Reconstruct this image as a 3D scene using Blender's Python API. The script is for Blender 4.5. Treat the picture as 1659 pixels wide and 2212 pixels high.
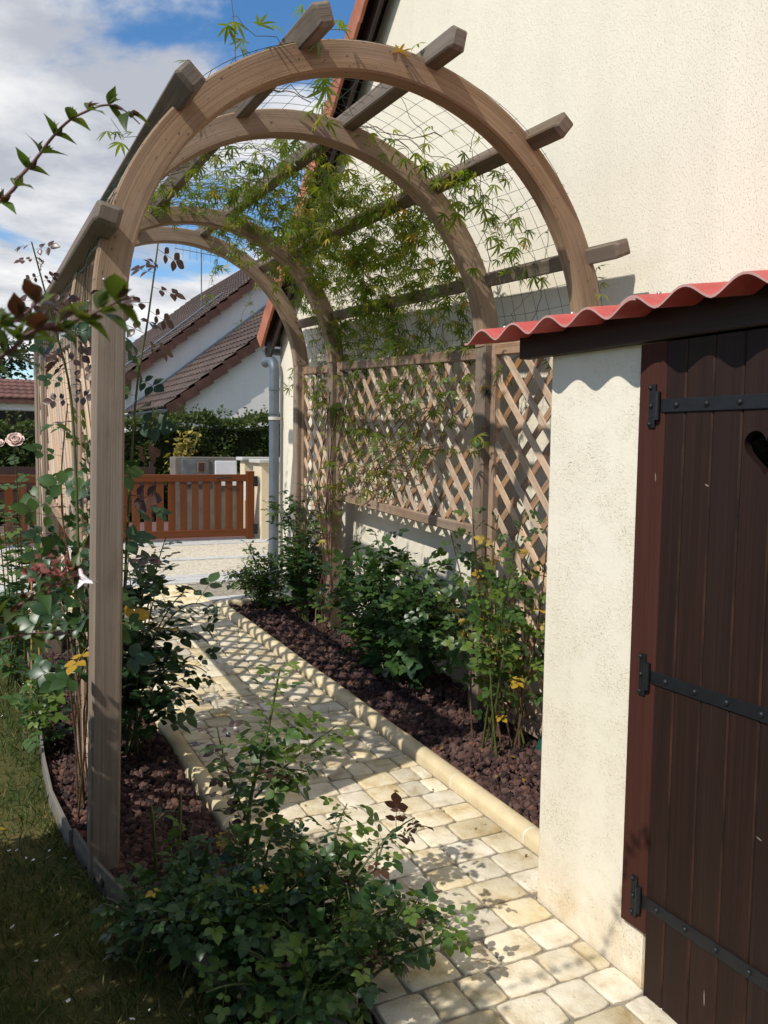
import bpy, bmesh, math, random
import numpy as np
from mathutils import Vector, Matrix
for _o in list(bpy.data.objects): bpy.data.objects.remove(_o)
SC = bpy.context.scene
COL = SC.collection
RNG = random.Random(7)
NR = np.random.default_rng(11)
R = math.radians
def V(*a): return Vector(a)

# ------------------------------------------------------------------ camera
CAM = V(0, 0, 1.6)
YAW, PITCH, ROLL = R(26.7), R(-4.4), R(0.8)
FW = V(math.sin(YAW)*math.cos(PITCH), math.cos(YAW)*math.cos(PITCH), math.sin(PITCH))
_r = FW.cross(V(0, 0, 1)).normalized(); _u = _r.cross(FW)
CR = _r*math.cos(ROLL) + _u*math.sin(ROLL); CU = -_r*math.sin(ROLL) + _u*math.cos(ROLL)
cd = bpy.data.cameras.new('camera'); cam = bpy.data.objects.new('camera', cd); COL.objects.link(cam)
cd.sensor_fit = 'VERTICAL'; cd.sensor_height = 36; cd.sensor_width = 27; cd.lens = 36*1853/2212
cd.clip_start = 0.05; cd.clip_end = 3000
cd.dof.use_dof = True; cd.dof.focus_distance = 3.6; cd.dof.aperture_fstop = 14
Mc = Matrix((CR, CU, -FW)).transposed().to_4x4(); Mc.translation = CAM
cam.matrix_world = Mc
SC.camera = cam
SC.render.resolution_x, SC.render.resolution_y = 768, 1024

# ------------------------------------------------------------------ light
LIGHT = V(1, .33, -1.03).normalized()
SUN_EL = math.asin(-LIGHT.z)
SKY_STRENGTH = 0.12
w = bpy.data.worlds.new('World'); SC.world = w; w.use_nodes = True
wn = w.node_tree; wn.nodes.clear()
def wnode(t, **k):
    n = wn.nodes.new(t)
    for a, b in k.items(): setattr(n, a, b)
    return n
sky = wnode('ShaderNodeTexSky', sky_type='NISHITA', sun_disc=False, sun_elevation=SUN_EL,
            sun_rotation=math.atan2(-LIGHT.x, -LIGHT.y), altitude=100, air_density=1.0, dust_density=0.15, ozone_density=3.0)
geo = wnode('ShaderNodeTexCoord')
sep = wnode('ShaderNodeSeparateXYZ'); wn.links.new(geo.outputs['Generated'], sep.inputs[0])
def wmath(op, a, b=None, c=None):
    n = wnode('ShaderNodeMath', operation=op)
    for i, v in enumerate((a, b, c)):
        if v is None: continue
        if isinstance(v, (int, float)): n.inputs[i].default_value = v
        else: wn.links.new(v, n.inputs[i])
    return n.outputs[0]
# clouds: noise on a cloud deck seen in perspective
zz = wmath('ADD', wmath('MAXIMUM', sep.outputs[2], 0.0), 0.13)
comb = wnode('ShaderNodeCombineXYZ')
wn.links.new(wmath('DIVIDE', sep.outputs[0], zz), comb.inputs[0])
wn.links.new(wmath('DIVIDE', sep.outputs[1], zz), comb.inputs[1])
comb.inputs[2].default_value = 0.0
mp = wnode('ShaderNodeMapping'); wn.links.new(comb.outputs[0], mp.inputs[0])
mp.inputs['Location'].default_value = (3.7, 0.55, 1.4)
n1 = wnode('ShaderNodeTexNoise'); n1.inputs['Scale'].default_value = .95; n1.inputs['Detail'].default_value = 9; n1.inputs['Roughness'].default_value = .56
n1.inputs['Distortion'].default_value = .25
wn.links.new(mp.outputs[0], n1.inputs['Vector'])
cov = wnode('ShaderNodeMapRange', interpolation_type='SMOOTHSTEP'); cov.inputs['From Min'].default_value = .44; cov.inputs['From Max'].default_value = .53
wn.links.new(n1.outputs[0], cov.inputs['Value'])
n2 = wnode('ShaderNodeTexNoise'); n2.inputs['Scale'].default_value = 2.3; n2.inputs['Detail'].default_value = 7; n2.inputs['Roughness'].default_value = .55
mp2 = wnode('ShaderNodeMapping'); mp2.inputs['Location'].default_value = (1.3, 5.2, .3); wn.links.new(comb.outputs[0], mp2.inputs[0])
wn.links.new(mp2.outputs[0], n2.inputs['Vector'])
cr = wnode('ShaderNodeValToRGB')
cr.color_ramp.elements[0].position = .36; cr.color_ramp.elements[0].color = (.50, .53, .60, 1)
cr.color_ramp.elements[1].position = .62; cr.color_ramp.elements[1].color = (1.0, 1.0, 1.0, 1)
wn.links.new(n2.outputs[0], cr.inputs[0])
bgs = wnode('ShaderNodeBackground'); bgs.inputs[1].default_value = SKY_STRENGTH
hsv = wnode('ShaderNodeHueSaturation'); hsv.inputs['Saturation'].default_value = 1.22; hsv.inputs['Value'].default_value = 1.3
wn.links.new(sky.outputs[0], hsv.inputs['Color']); wn.links.new(hsv.outputs[0], bgs.inputs[0])
bgc = wnode('ShaderNodeBackground'); bgc.inputs[1].default_value = 1.0
wn.links.new(cr.outputs[0], bgc.inputs[0])
mixw = wnode('ShaderNodeMixShader')
wn.links.new(cov.outputs[0], mixw.inputs[0]); wn.links.new(bgs.outputs[0], mixw.inputs[1]); wn.links.new(bgc.outputs[0], mixw.inputs[2])
wo = wnode('ShaderNodeOutputWorld'); wn.links.new(mixw.outputs[0], wo.inputs[0])

sd = bpy.data.lights.new('sun', 'SUN'); sd.energy = 4.2; sd.angle = R(.55); sd.color = (1, .95, .86)
sun = bpy.data.objects.new('sun', sd); COL.objects.link(sun)
sun.rotation_euler = LIGHT.to_track_quat('-Z', 'Y').to_euler(); sun.location = (-6, -2, 8)
SC.view_settings.view_transform = 'Standard'; SC.view_settings.look = 'None'
SC.cycles.max_bounces = 6; SC.cycles.diffuse_bounces = 3; SC.cycles.glossy_bounces = 2; SC.cycles.transmission_bounces = 3
SC.view_settings.exposure = 0.0; SC.view_settings.gamma = 1.0; SC.view_settings.use_curve_mapping = False

# ------------------------------------------------------------------ helpers
WORLD = {}
def link(name, data, parent=None, M=None):
    o = bpy.data.objects.new(name, data); COL.objects.link(o)
    M = M if M is not None else Matrix.Identity(4)
    if parent is not None:
        o.parent = parent; o.matrix_parent_inverse = WORLD[parent].inverted()
    o.matrix_basis = M; WORLD[o] = M.copy()
    return o
def tag(o, label=None, cat=None, group=None, kind=None):
    for k, v in (('label', label), ('category', cat), ('group', group), ('kind', kind)):
        if v: o[k] = v
    return o
def thing(name, loc, label, cat, group=None):
    o = link(name, None, None, Matrix.Translation(Vector(loc))); o.empty_display_size = .1
    return tag(o, label, cat, group)
def mk_mesh(name, verts, faces, mats=None, uvs=None, tint=None, smooth=None, midx=None):
    me = bpy.data.meshes.new(name)
    verts = [tuple(map(float, v)) for v in verts] if not isinstance(verts, np.ndarray) else verts
    me.from_pydata(verts, [], faces)
    if mats is not None:
        for m in (mats if isinstance(mats, (list, tuple)) else [mats]): me.materials.append(m)
    if midx is not None: me.polygons.foreach_set('material_index', np.asarray(midx, dtype=np.int32))
    if uvs is not None:
        uvl = me.uv_layers.new(name='UVMap'); uvl.data.foreach_set('uv', np.asarray(uvs, dtype=np.float32).ravel())
    if tint is not None:
        at = me.attributes.new('tint', 'FLOAT', 'POINT'); at.data.foreach_set('value', np.asarray(tint, dtype=np.float32))
    if smooth is not None:
        me.polygons.foreach_set('use_smooth', np.ones(len(me.polygons), dtype=bool))
        if smooth < 180: me.set_sharp_from_angle(angle=R(smooth))
    me.update()
    return me
class MB:
    def __init__(s): s.v = []; s.f = []; s.m = []; s.uv = []
    def add(s, verts, faces, mi=0, uv=None):
        b = len(s.v); s.v += [tuple(v) for v in verts]; s.f += [tuple(i+b for i in f) for f in faces]; s.m += [mi]*len(faces)
        if uv is not None: s.uv += uv
        return s
    def box(s, lo, hi, mi=0):
        x0, y0, z0 = lo; x1, y1, z1 = hi
        return s.add([(x0,y0,z0),(x1,y0,z0),(x1,y1,z0),(x0,y1,z0),(x0,y0,z1),(x1,y0,z1),(x1,y1,z1),(x0,y1,z1)],
              [(3,2,1,0),(4,5,6,7),(0,1,5,4),(1,2,6,5),(2,3,7,6),(3,0,4,7)], mi)
    def tube(s, pts, rad, n=6, mi=0, caps=True):
        pts = [Vector(p) for p in pts]
        if not isinstance(rad, (list, tuple)): rad = [rad]*len(pts)
        vs = []; up = None
        for i, p in enumerate(pts):
            t = (pts[min(i+1, len(pts)-1)]-pts[max(i-1, 0)]).normalized()
            if up is None: up = V(0,0,1) if abs(t.z) < .9 else V(1,0,0)
            a = t.cross(up).normalized(); b = a.cross(t); up = b
            for k in range(n):
                an = 2*math.pi*k/n; vs.append(p+(a*math.cos(an)+b*math.sin(an))*rad[i])
        fs = [(i*n+k, i*n+(k+1) % n, (i+1)*n+(k+1) % n, (i+1)*n+k) for i in range(len(pts)-1) for k in range(n)]
        if caps: fs += [tuple(reversed(range(n))), tuple(range((len(pts)-1)*n, len(pts)*n))]
        return s.add(vs, fs, mi)
    def obj(s, name, mats, parent=None, smooth=None, M=None, bevel=0):
        me = mk_mesh(name, s.v, s.f, mats, s.uv if s.uv else None, None, smooth, s.m)
        if bevel:
            bm = bmesh.new(); bm.from_mesh(me)
            bmesh.ops.bevel(bm, geom=list(bm.edges), offset=bevel, segments=2, affect='EDGES', profile=.7, clamp_overlap=True)
            bm.to_mesh(me); bm.free()
        return link(name, me, parent, M)
def box_obj(name, lo, hi, mat, parent=None, bevel=0.0):
    c = [(a+b)/2 for a, b in zip(lo, hi)]
    m = MB().box([a-k for a, k in zip(lo, c)], [b-k for b, k in zip(hi, c)])
    return m.obj(name, mat, parent, M=Matrix.Translation(Vector(c)), bevel=bevel)
def rect_prof(wd, ht, ch=.006):
    a, b = wd/2, ht/2
    return [(-a+ch,-b),(a-ch,-b),(a,-b+ch),(a,b-ch),(a-ch,b),(-a+ch,b),(-a,b-ch),(-a,-b+ch)]
def sweep(prof, frames, uoff=None):
    n = len(prof); vs = []; fs = []; uv = []
    per = [0]
    for k in range(n): per.append(per[-1]+math.dist(prof[k], prof[(k+1) % n]))
    uo, vo = (RNG.uniform(0, 40), RNG.uniform(0, 9)) if uoff is None else uoff
    ul = [uo]
    for i, (P, A, B) in enumerate(frames):
        if i: ul.append(ul[-1]+(P-frames[i-1][0]).length)
        vs += [P+A*a+B*b for a, b in prof]
    for i in range(len(frames)-1):
        for k in range(n):
            k2 = (k+1) % n
            fs.append((i*n+k, i*n+k2, (i+1)*n+k2, (i+1)*n+k))
            uv += [(ul[i], vo+per[k]), (ul[i], vo+per[k+1]), (ul[i+1], vo+per[k+1]), (ul[i+1], vo+per[k])]
    for base, order in ((0, list(reversed(range(n)))), ((len(frames)-1)*n, list(range(n)))):
        fs.append(tuple(base+k for k in order)); uv += [(uo+prof[k][0]*.6, vo+prof[k][1]) for k in order]
    return vs, fs, uv
def timber(name, p0, p1, wd, ht, mat, parent, side, ch=.006, smooth=None, endch=0.0, mats_end=None):
    """bar from p0 to p1; side = direction of its width"""
    p0, p1 = Vector(p0), Vector(p1); t = (p1-p0).normalized(); A = Vector(side); A = (A-t*A.dot(t)).normalized(); B = t.cross(A)
    L = (p1-p0).length
    o0 = Vector((0, 0, 0))
    fr = [(o0, A, B), (t*L, A, B)]
    if endch: fr = [(o0, A*(1-endch/wd*2), B*(1-endch/ht*2)), (t*endch, A, B), (t*(L-endch), A, B), (t*L, A*(1-endch/wd*2), B*(1-endch/ht*2))]
    vs, fs, uv = sweep(rect_prof(wd, ht, ch), fr)
    return link(name, mk_mesh(name, vs, fs, mat, uv, None, smooth), parent, Matrix.Translation(p0))

# ------------------------------------------------------------------ materials
class NM:
    def __init__(s, name, rough=.8, spec=.3):
        s.m = bpy.data.materials.new(name); s.m.use_nodes = True; s.t = s.m.node_tree
        s.b = s.t.nodes['Principled BSDF']; s.out = s.t.nodes['Material Output']
        s.b.inputs['Roughness'].default_value = rough; s.b.inputs['Specular IOR Level'].default_value = spec
    def n(s, t, **k):
        x = s.t.nodes.new(t)
        for a, b in k.items(): setattr(x, a, b)
        return x
    def l(s, a, b): s.t.links.new(a, b)
    def coord(s, kind='pos'):
        if kind == 'pos': return s.n('ShaderNodeNewGeometry').outputs['Position']
        if kind == 'uv': return s.n('ShaderNodeUVMap').outputs[0]
        return s.n('ShaderNodeTexCoord').outputs['Object']
    def noise(s, vec, scale, detail=4, rough=.55, stretch=None, loc=None, dist=0):
        if stretch or loc is not None:
            mp = s.n('ShaderNodeMapping'); s.l(vec, mp.inputs[0])
            if stretch: mp.inputs['Scale'].default_value = stretch
            if loc is not None: mp.inputs['Location'].default_value = loc
            vec = mp.outputs[0]
        x = s.n('ShaderNodeTexNoise'); s.l(vec, x.inputs['Vector'])
        for a, b in (('Scale', scale), ('Detail', detail), ('Roughness', rough), ('Distortion', dist)): x.inputs[a].default_value = b
        return x.outputs[0]
    def ramp(s, fac, stops, interp='LINEAR'):
        r = s.n('ShaderNodeValToRGB'); r.color_ramp.interpolation = interp
        e = r.color_ramp.elements
        while len(e) < len(stops): e.new(.5)
        for i, (p, c) in enumerate(stops):
            e[i].position = p; e[i].color = tuple(c)+(1,) if len(c) == 3 else c
        s.l(fac, r.inputs[0]); return r.outputs[0]
    def math(s, op, a, b=None, clamp=False):
        x = s.n('ShaderNodeMath', operation=op, use_clamp=clamp)
        for i, v in enumerate((a, b)):
            if v is None: continue
            if isinstance(v, (int, float)): x.inputs[i].default_value = v
            else: s.l(v, x.inputs[i])
        return x.outputs[0]
    def mix(s, fac, a, b, mode='MIX'):
        x = s.n('ShaderNodeMix', data_type='RGBA', blend_type=mode)
        for i, v in ((0, fac), (6, a), (7, b)):
            if isinstance(v, (int, float)): x.inputs[i].default_value = v
            elif isinstance(v, tuple): x.inputs[i].default_value = v+(1,) if len(v) == 3 else v
            else: s.l(v, x.inputs[i])
        return x.outputs[2]
    def rnd(s): return s.n('ShaderNodeObjectInfo').outputs['Random']
    def tint(s):
        a = s.n('ShaderNodeAttribute'); a.attribute_name = 'tint'; return a.outputs['Fac']
    def col(s, c):
        if isinstance(c, tuple): s.b.inputs['Base Color'].default_value = c+(1,) if len(c) == 3 else c
        else: s.l(c, s.b.inputs['Base Color'])
        return s
    def bump(s, h, dist=.003, strength=1):
        x = s.n('ShaderNodeBump'); x.inputs['Distance'].default_value = dist; x.inputs['Strength'].default_value = strength
        s.l(h, x.inputs['Height']); s.l(x.outputs[0], s.b.inputs['Normal']); return s
    def rough(s, v): s.l(v, s.b.inputs['Roughness']); return s

def m_stucco(name, c0, c1, pit=130, dist=.006, dirt_and_pit_shade=(.42,.36,.27), patch=0.0, low=None):
    k = NM(name, .92, .15); p = k.coord('pos')
    big = k.noise(p, 1.3, 4); fine = k.noise(p, pit, 2, .5); mid = k.noise(p, pit*.4, 4, .6); grain = k.noise(p, pit*2.2, 2)
    pits = k.ramp(fine, [(.30, (0,0,0)), (.40, (1,1,1))])
    c = k.mix(k.ramp(big, [(.3, (0,0,0)), (.7, (1,1,1))]), c0, c1)
    dk = k.math('MULTIPLY', k.math('SUBTRACT', 1.0, k.ramp(fine, [(.28, (0,0,0)), (.37, (1,1,1))])), .10)  # shade inside the small pits, painted into the wall colour
    streak = k.ramp(k.noise(p, 1, 5, .6, stretch=(5, 5, .45)), [(.42, (0,0,0)), (.75, (1,1,1))])
    c = k.mix(k.math('MULTIPLY', streak, .26), c, tuple(x*.80 for x in c1))
    c = k.mix(k.math('MULTIPLY', k.ramp(k.noise(p, 26, 5, .7), [(.45, (0,0,0)), (.7, (1,1,1))]), .16), c, tuple(x*.82 for x in c1))
    base = k.math('ADD', k.math('MULTIPLY', mid, .35), k.math('MULTIPLY', grain, .16))
    if patch:
        pm = k.ramp(k.noise(p, 5.5, 6, .72), [(.42, (.12,.12,.12)), (.64, (1,1,1))])
        dk = k.math('MULTIPLY', k.math('MULTIPLY', dk, pm), .6)
        h = k.math('ADD', k.math('MULTIPLY', k.math('MULTIPLY', k.math('SUBTRACT', pits, 1.0), pm), .8), k.math('MULTIPLY', base, k.math('ADD', k.math('MULTIPLY', pm, 1.6), .5)))
        c = k.mix(k.math('MULTIPLY', pm, .25), c, (.70,.60,.42))
    else:
        h = k.math('ADD', pits, base)
    c = k.mix(dk, c, dirt_and_pit_shade)
    if low is not None:   # splashed soil stain near the foot of the wall
        sp = k.n('ShaderNodeSeparateXYZ'); k.l(p, sp.inputs[0])
        mr = k.n('ShaderNodeMapRange'); mr.inputs['From Min'].default_value = low+.32; mr.inputs['From Max'].default_value = low
        k.l(sp.outputs[2], mr.inputs['Value'])
        c = k.mix(k.math('MULTIPLY', mr.outputs[0], k.ramp(k.noise(p, 9, 5), [(.35, (0,0,0)), (.65, (.7,.7,.7))])), c, (.62,.44,.25))
    k.col(c).bump(h, dist, 1.0); return k.m
M_WALL = m_stucco('cream_roughcast', (.815,.755,.62), (.77,.71,.575), 150, .0023)
M_SHEDW = m_stucco('cream_smooth_render', (.83,.775,.645), (.80,.735,.59), 160, .0030, patch=1.0, low=-.02)
M_WHITEW = m_stucco('white_render', (.84,.80,.73), (.77,.735,.68), 30, .004, dirt_and_pit_shade=(.4,.4,.4))
M_PILLAR = m_stucco('pillar_render', (.74,.62,.43), (.68,.56,.38), 60, .003)

def m_wood(name, dark, mid, light, grey=None, rough=.75, bump=.0016, gfreq=190, spots=False, var=1.0):
    k = NM(name, rough, .25); uv = k.coord('uv')
    g1 = k.noise(uv, 1, 5, .6, stretch=(1.2, gfreq, 1), dist=.25)
    g2 = k.noise(uv, 1, 3, .55, stretch=(.7, 14, 1), dist=.8)
    g = k.math('ADD', k.math('MULTIPLY', g1, .55), k.math('MULTIPLY', g2, .45))
    c = k.ramp(g, [(.33, dark), (.48, mid), (.66, light)])
    r = k.rnd()
    hs = k.n('ShaderNodeHueSaturation'); k.l(c, hs.inputs['Color'])
    k.l(k.math('ADD', k.math('MULTIPLY', r, .34*var), 1-.18*var), hs.inputs['Value'])
    k.l(k.math('ADD', k.math('MULTIPLY', k.math('FRACT', k.math('MULTIPLY', r, 7.3)), .3*var), 1-.18*var), hs.inputs['Saturation'])
    c = hs.outputs[0]
    if grey:
        gm = k.ramp(k.noise(uv, 1, 4, .6, stretch=(1.1, 6, 1)), [(.4, (0,0,0)), (.66, (1,1,1))])
        c = k.mix(k.math('MULTIPLY', gm, .55), c, grey)
    if grey:      # wandering darker growth rings and weather checks
        rg = k.ramp(k.noise(uv, 1, 3, .6, stretch=(.9, 46, 1), dist=1.2), [(.36, (1,1,1)), (.46, (0,0,0))])
        c = k.mix(k.math('MULTIPLY', rg, .40), c, dark)
        dirt_and_pit_shade = k.ramp(k.noise(uv, 1, 6, .7, stretch=(3, 9, 1)), [(.52, (0,0,0)), (.72, (1,1,1))])
        c = k.mix(k.math('MULTIPLY', dirt_and_pit_shade, .38), c, tuple(x*.6 for x in dark))
    if spots:
        sx = k.n('ShaderNodeSeparateXYZ'); k.l(uv, sx.inputs[0])
        lam = k.math('LESS_THAN', k.math('FRACT', k.math('ADD', k.math('DIVIDE', sx.outputs[1], .0215), k.math('MULTIPLY', k.noise(uv, 2, 2), .35))), .07)
        c = k.mix(k.math('MULTIPLY', lam, .38), c, tuple(x*.7 for x in dark))
        sp = k.ramp(k.noise(uv, 1, 1, .5, stretch=(38, 55, 1)), [(.25, (1,1,1)), (.30, (0,0,0))])
        c = k.mix(k.math('MULTIPLY', sp, .75), c, (.06,.045,.035))
    ck = k.ramp(g1, [(.27, (1,1,1)), (.31, (0,0,0))])
    c = k.mix(k.math('MULTIPLY', ck, .6), c, (.05,.035,.025))
    k.col(c).bump(g1, bump, .9); return k.m
M_ARCH = m_wood('weathered_arch_pine', (.20,.122,.070), (.325,.212,.128), (.43,.30,.195), (.31,.245,.185), spots=True)
M_POST = m_wood('weathered_post_pine', (.155,.105,.068), (.235,.165,.11), (.31,.225,.155), (.225,.185,.15))
M_BEAM = m_wood('weathered_beam_pine', (.085,.060,.042), (.145,.105,.072), (.21,.16,.115), (.19,.165,.14))
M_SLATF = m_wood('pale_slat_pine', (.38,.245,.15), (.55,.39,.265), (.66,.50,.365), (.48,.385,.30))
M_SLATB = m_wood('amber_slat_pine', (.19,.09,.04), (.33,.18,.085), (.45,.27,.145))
M_RAIL = m_wood('rail_pine', (.20,.12,.075), (.31,.195,.12), (.41,.275,.18), (.29,.235,.19))
M_GATE = m_wood('stained_gate_wood', (.085,.024,.008), (.12,.036,.011), (.15,.05,.017), rough=.5, bump=.0006, var=.35)
M_EDGE = m_wood('grey_edging_board', (.10,.088,.076), (.16,.142,.122), (.23,.205,.178))
M_DOOR = m_wood('dark_door_paint', (.012,.0056,.0042), (.018,.0080,.0058), (.028,.0125,.008), rough=.62, bump=.0004, gfreq=120, var=.5)
M_FRAME = m_wood('door_frame_paint', (.042,.0122,.0075), (.051,.0150,.009), (.064,.0195,.012), var=.1, rough=.75, bump=.0005, gfreq=120)
M_FASCIA = m_wood('dark_fascia_paint', (.022,.012,.010), (.03,.016,.013), (.04,.02,.015), rough=.5, bump=.0005, gfreq=100)

def m_plain(name, c, rough=.7, spec=.4, metal=0, var=.12, scale=8, bump=0, bscale=60):
    k = NM(name, rough, spec); p = k.coord('pos'); k.b.inputs['Metallic'].default_value = metal
    nz = k.noise(p, scale, 5)
    lo = tuple(x*(1-var) for x in c); hi = tuple(min(1, x*(1+var)) for x in c)
    k.col(k.ramp(nz, [(.3, lo), (.7, hi)]))
    if bump: k.bump(k.noise(p, bscale, 4), bump)
    return k.m
M_IRON = m_plain('black_iron', (.008,.009,.011), .5, .4, 0, .2, 30, .0006, 140)
M_ZINC = m_plain('zinc', (.115,.14,.17), .5, .5, .25, .18, 9)
M_CHROME = m_plain('zinc_screw', (.45,.44,.42), .35, .5, .8)
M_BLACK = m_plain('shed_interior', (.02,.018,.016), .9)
M_SCRAPE = m_plain('bare_scrape', (.22,.17,.14), .8)
M_WIRE = m_plain('green_plastic_wire', (.012,.035,.028), .5)
M_SOFFIT = m_plain('dark_soffit', (.028,.016,.012), .6)
def m_tile(name, c0, c1, c2, rough=.6, scale=6):
    k = NM(name, rough, .3); p = k.coord('pos')
    c = k.ramp(k.noise(p, scale, 5, .6), [(.3, c0), (.5, c1), (.7, c2)])
    hs = k.n('ShaderNodeHueSaturation'); k.l(c, hs.inputs['Color']); k.l(k.math('ADD', k.math('MULTIPLY', k.rnd(), .35), .8), hs.inputs['Value'])
    k.col(hs.outputs[0]).bump(k.noise(p, 70, 3), .002); return k.m
M_VERGE = m_tile('orange_verge_tile', (.34,.115,.06), (.42,.15,.085), (.48,.2,.12))
M_ROOFN = m_tile('brown_roof_tile', (.050,.032,.025), (.075,.050,.040), (.11,.076,.062), scale=2.5)
M_VERGEN = m_tile('brown_verge_tile', (.068,.031,.022), (.09,.042,.030), (.12,.058,.042))
M_ROOFR = m_tile('red_roof_tile', (.105,.045,.033), (.14,.062,.046), (.18,.085,.062))
def m_sheet():
    k = NM('red_plastic_roof_sheet', .6, .3); p = k.coord('pos')
    c = k.ramp(k.noise(p, 7, 5), [(.3, (.39,.058,.050)), (.5, (.46,.074,.064)), (.72, (.49,.11,.092))])
    c = k.mix(k.math('MULTIPLY', k.ramp(k.noise(p, 22, 6, .7), [(.5, (0,0,0)), (.7, (1,1,1))]), .35), c, (.36,.20,.17))
    k.col(c)
    k.bump(k.noise(p, 25, 3), .002); return k.m
M_SHEET = m_sheet()
M_SHEETE = m_plain('pale_sheet_rim', (.48,.27,.24), .7)

def m_paver():
    k = NM('cream_cobble', .82, .25); p = k.coord('pos'); r = k.rnd()
    of = k.n('ShaderNodeCombineXYZ'); k.l(k.math('MULTIPLY', r, 37.0), of.inputs[2])
    pv = k.n('ShaderNodeVectorMath', operation='ADD'); k.l(p, pv.inputs[0]); k.l(of.outputs[0], pv.inputs[1]); q = pv.outputs[0]
    c = k.ramp(k.noise(q, 9, 5, .6), [(.34, (.53,.41,.235)), (.46, (.69,.585,.395)), (.60, (.77,.685,.51))])
    hs = k.n('ShaderNodeHueSaturation'); k.l(c, hs.inputs['Color'])
    k.l(k.math('ADD', k.math('MULTIPLY', r, .34), .78), hs.inputs['Value'])
    k.l(k.math('ADD', k.math('MULTIPLY', k.math('FRACT', k.math('MULTIPLY', r, 9.1)), .5), .72), hs.inputs['Saturation'])
    c = hs.outputs[0]
    st = k.ramp(k.noise(p, 3.3, 6, .65), [(.56, (0,0,0)), (.66, (1,1,1))])
    c = k.mix(k.math('MULTIPLY', st, .35), c, (.40,.35,.28))
    dots = k.ramp(k.noise(q, 55, 3, .6), [(.27, (1,1,1)), (.34, (0,0,0))])
    c = k.mix(k.math('MULTIPLY', dots, .6), c, (.22,.14,.06))
    k.col(c).bump(k.math('ADD', k.noise(q, 26, 5, .6), k.math('MULTIPLY', k.noise(q, 120, 3), .35)), .006, .8); return k.m
M_PAVER = m_paver()
M_WORN = m_plain('worn_plank_edge', (.030,.012,.0065), .7, .3, 0, .8, 6)
M_KERB = m_plain('cream_kerb', (.64,.53,.335), .85, .2, 0, .16, 7, .002, 90)
M_MORTAR = m_plain('grey_mortar', (.31,.27,.21), .95, .1, 0, .3, 25, .004, 150)
M_JOINT = m_plain('white_mortar', (.66,.60,.48), .95, .1)
M_SETT = m_plain('grey_sett', (.50,.495,.475), .85, .2, 0, .14, 5, .003, 60)
M_SOIL = m_plain('dark_soil', (.035,.022,.018), .95, .1, 0, .4, 30, .01, 60)
def m_resin():
    k = NM('pale_gravel_drive', .9, .2); p = k.coord('pos')
    v = k.n('ShaderNodeTexVoronoi'); k.l(p, v.inputs['Vector']); v.inputs['Scale'].default_value = 55
    sep = k.n('ShaderNodeSeparateColor'); k.l(v.outputs['Color'], sep.inputs[0])
    c = k.ramp(sep.outputs[0], [(0, (.44,.37,.26)), (.5, (.63,.56,.44)), (1, (.72,.67,.56))])
    k.col(c).bump(v.outputs['Distance'], .012, 1); return k.m
M_RESIN = m_resin()
M_STREET = m_plain('reddish_asphalt', (.15,.085,.08), .9, .2, 0, .2, 20, .003, 200)
M_CONC = m_plain('concrete', (.17,.15,.125), .9, .2, 0, .22, 6, .003, 80)
M_CAP = m_plain('pale_concrete_cap', (.50,.49,.45), .9, .2, 0, .12, 6)
M_METERG = m_plain('grey_meter_door', (.13,.135,.14), .5, .4, 0, .4, 9)
M_METERW = m_plain('white_meter_door', (.72,.73,.76), .5, .4, 0, .04, 5)
M_BROWNF = m_plain('brown_panel', (.05,.027,.02), .8)
M_GREENFAB = m_plain('green_woven_fabric', (.012,.085,.06), .8, .3, 0, .3, 90, .004, 160)
M_CANE = m_plain('bamboo_cane', (.45,.24,.07), .55)
def m_stone():
    k = NM('lava_stone', .93, .12); t = k.tint(); p = k.coord('pos')
    c = k.ramp(t, [(0, (.040,.032,.033)), (.35, (.095,.055,.050)), (.65, (.15,.082,.070)), (.9, (.20,.125,.11)), (1, (.27,.115,.075))])
    c = k.mix(k.math('MULTIPLY', k.noise(p, 160, 3), .7), c, (.03,.018,.016))
    k.col(c).bump(k.noise(p, 220, 3, .7), .004, 1); return k.m
M_STONE = m_stone()
def m_grassground():
    k = NM('dry_lawn_soil', .95, .1); p = k.coord('pos')
    c = k.ramp(k.noise(p, 2.2, 6, .65), [(.35, (.035,.05,.014)), (.55, (.09,.085,.03)), (.7, (.15,.115,.05))])
    k.col(c).bump(k.noise(p, 60, 4), .01); return k.m
M_LAWN = m_grassground()

def m_leaf(name, stops, rough=.38, spec=.45, trans=.3, tcol=(1.25,1.3,.45), vein=0):
    k = NM(name, rough, spec)
    f = k.math('FRACT', k.math('ADD', k.rnd(), k.tint()))
    c = k.ramp(f, stops)
    p = k.coord('pos')
    c = k.mix(k.math('MULTIPLY', k.noise(p, 60, 3), .45), c, tuple(x*.55 for x in stops[0][1]))
    k.col(c)
    tr = k.n('ShaderNodeBsdfTranslucent')
    k.l(k.mix(1.0, c, tcol, 'MULTIPLY'), tr.inputs[0])
    ms = k.n('ShaderNodeMixShader'); ms.inputs[0].default_value = trans
    k.l(k.b.outputs[0], ms.inputs[1]); k.l(tr.outputs[0], ms.inputs[2]); k.l(ms.outputs[0], k.out.inputs[0])
    return k.m
L_ROSE = m_leaf('rose_leaf_green', [(0, (.038,.088,.026)), (.5, (.06,.125,.032)), (.85, (.095,.17,.040)), (1, (.14,.205,.05))], .42, .38, .30)
L_ROSED = m_leaf('rose_leaf_dark', [(0, (.025,.062,.026)), (.6, (.040,.094,.032)), (1, (.065,.125,.038))], .36, .42, .20)
L_LIGHT = m_leaf('young_leaf_green', [(0, (.10,.17,.03)), (.6, (.15,.23,.04)), (1, (.2,.27,.06))], .4, .4, .35)
L_RED = m_leaf('young_leaf_bronze', [(0, (.055,.03,.022)), (.5, (.085,.038,.026)), (1, (.11,.055,.03))], .33, .5, .2, (1.3,.7,.4))
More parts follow.
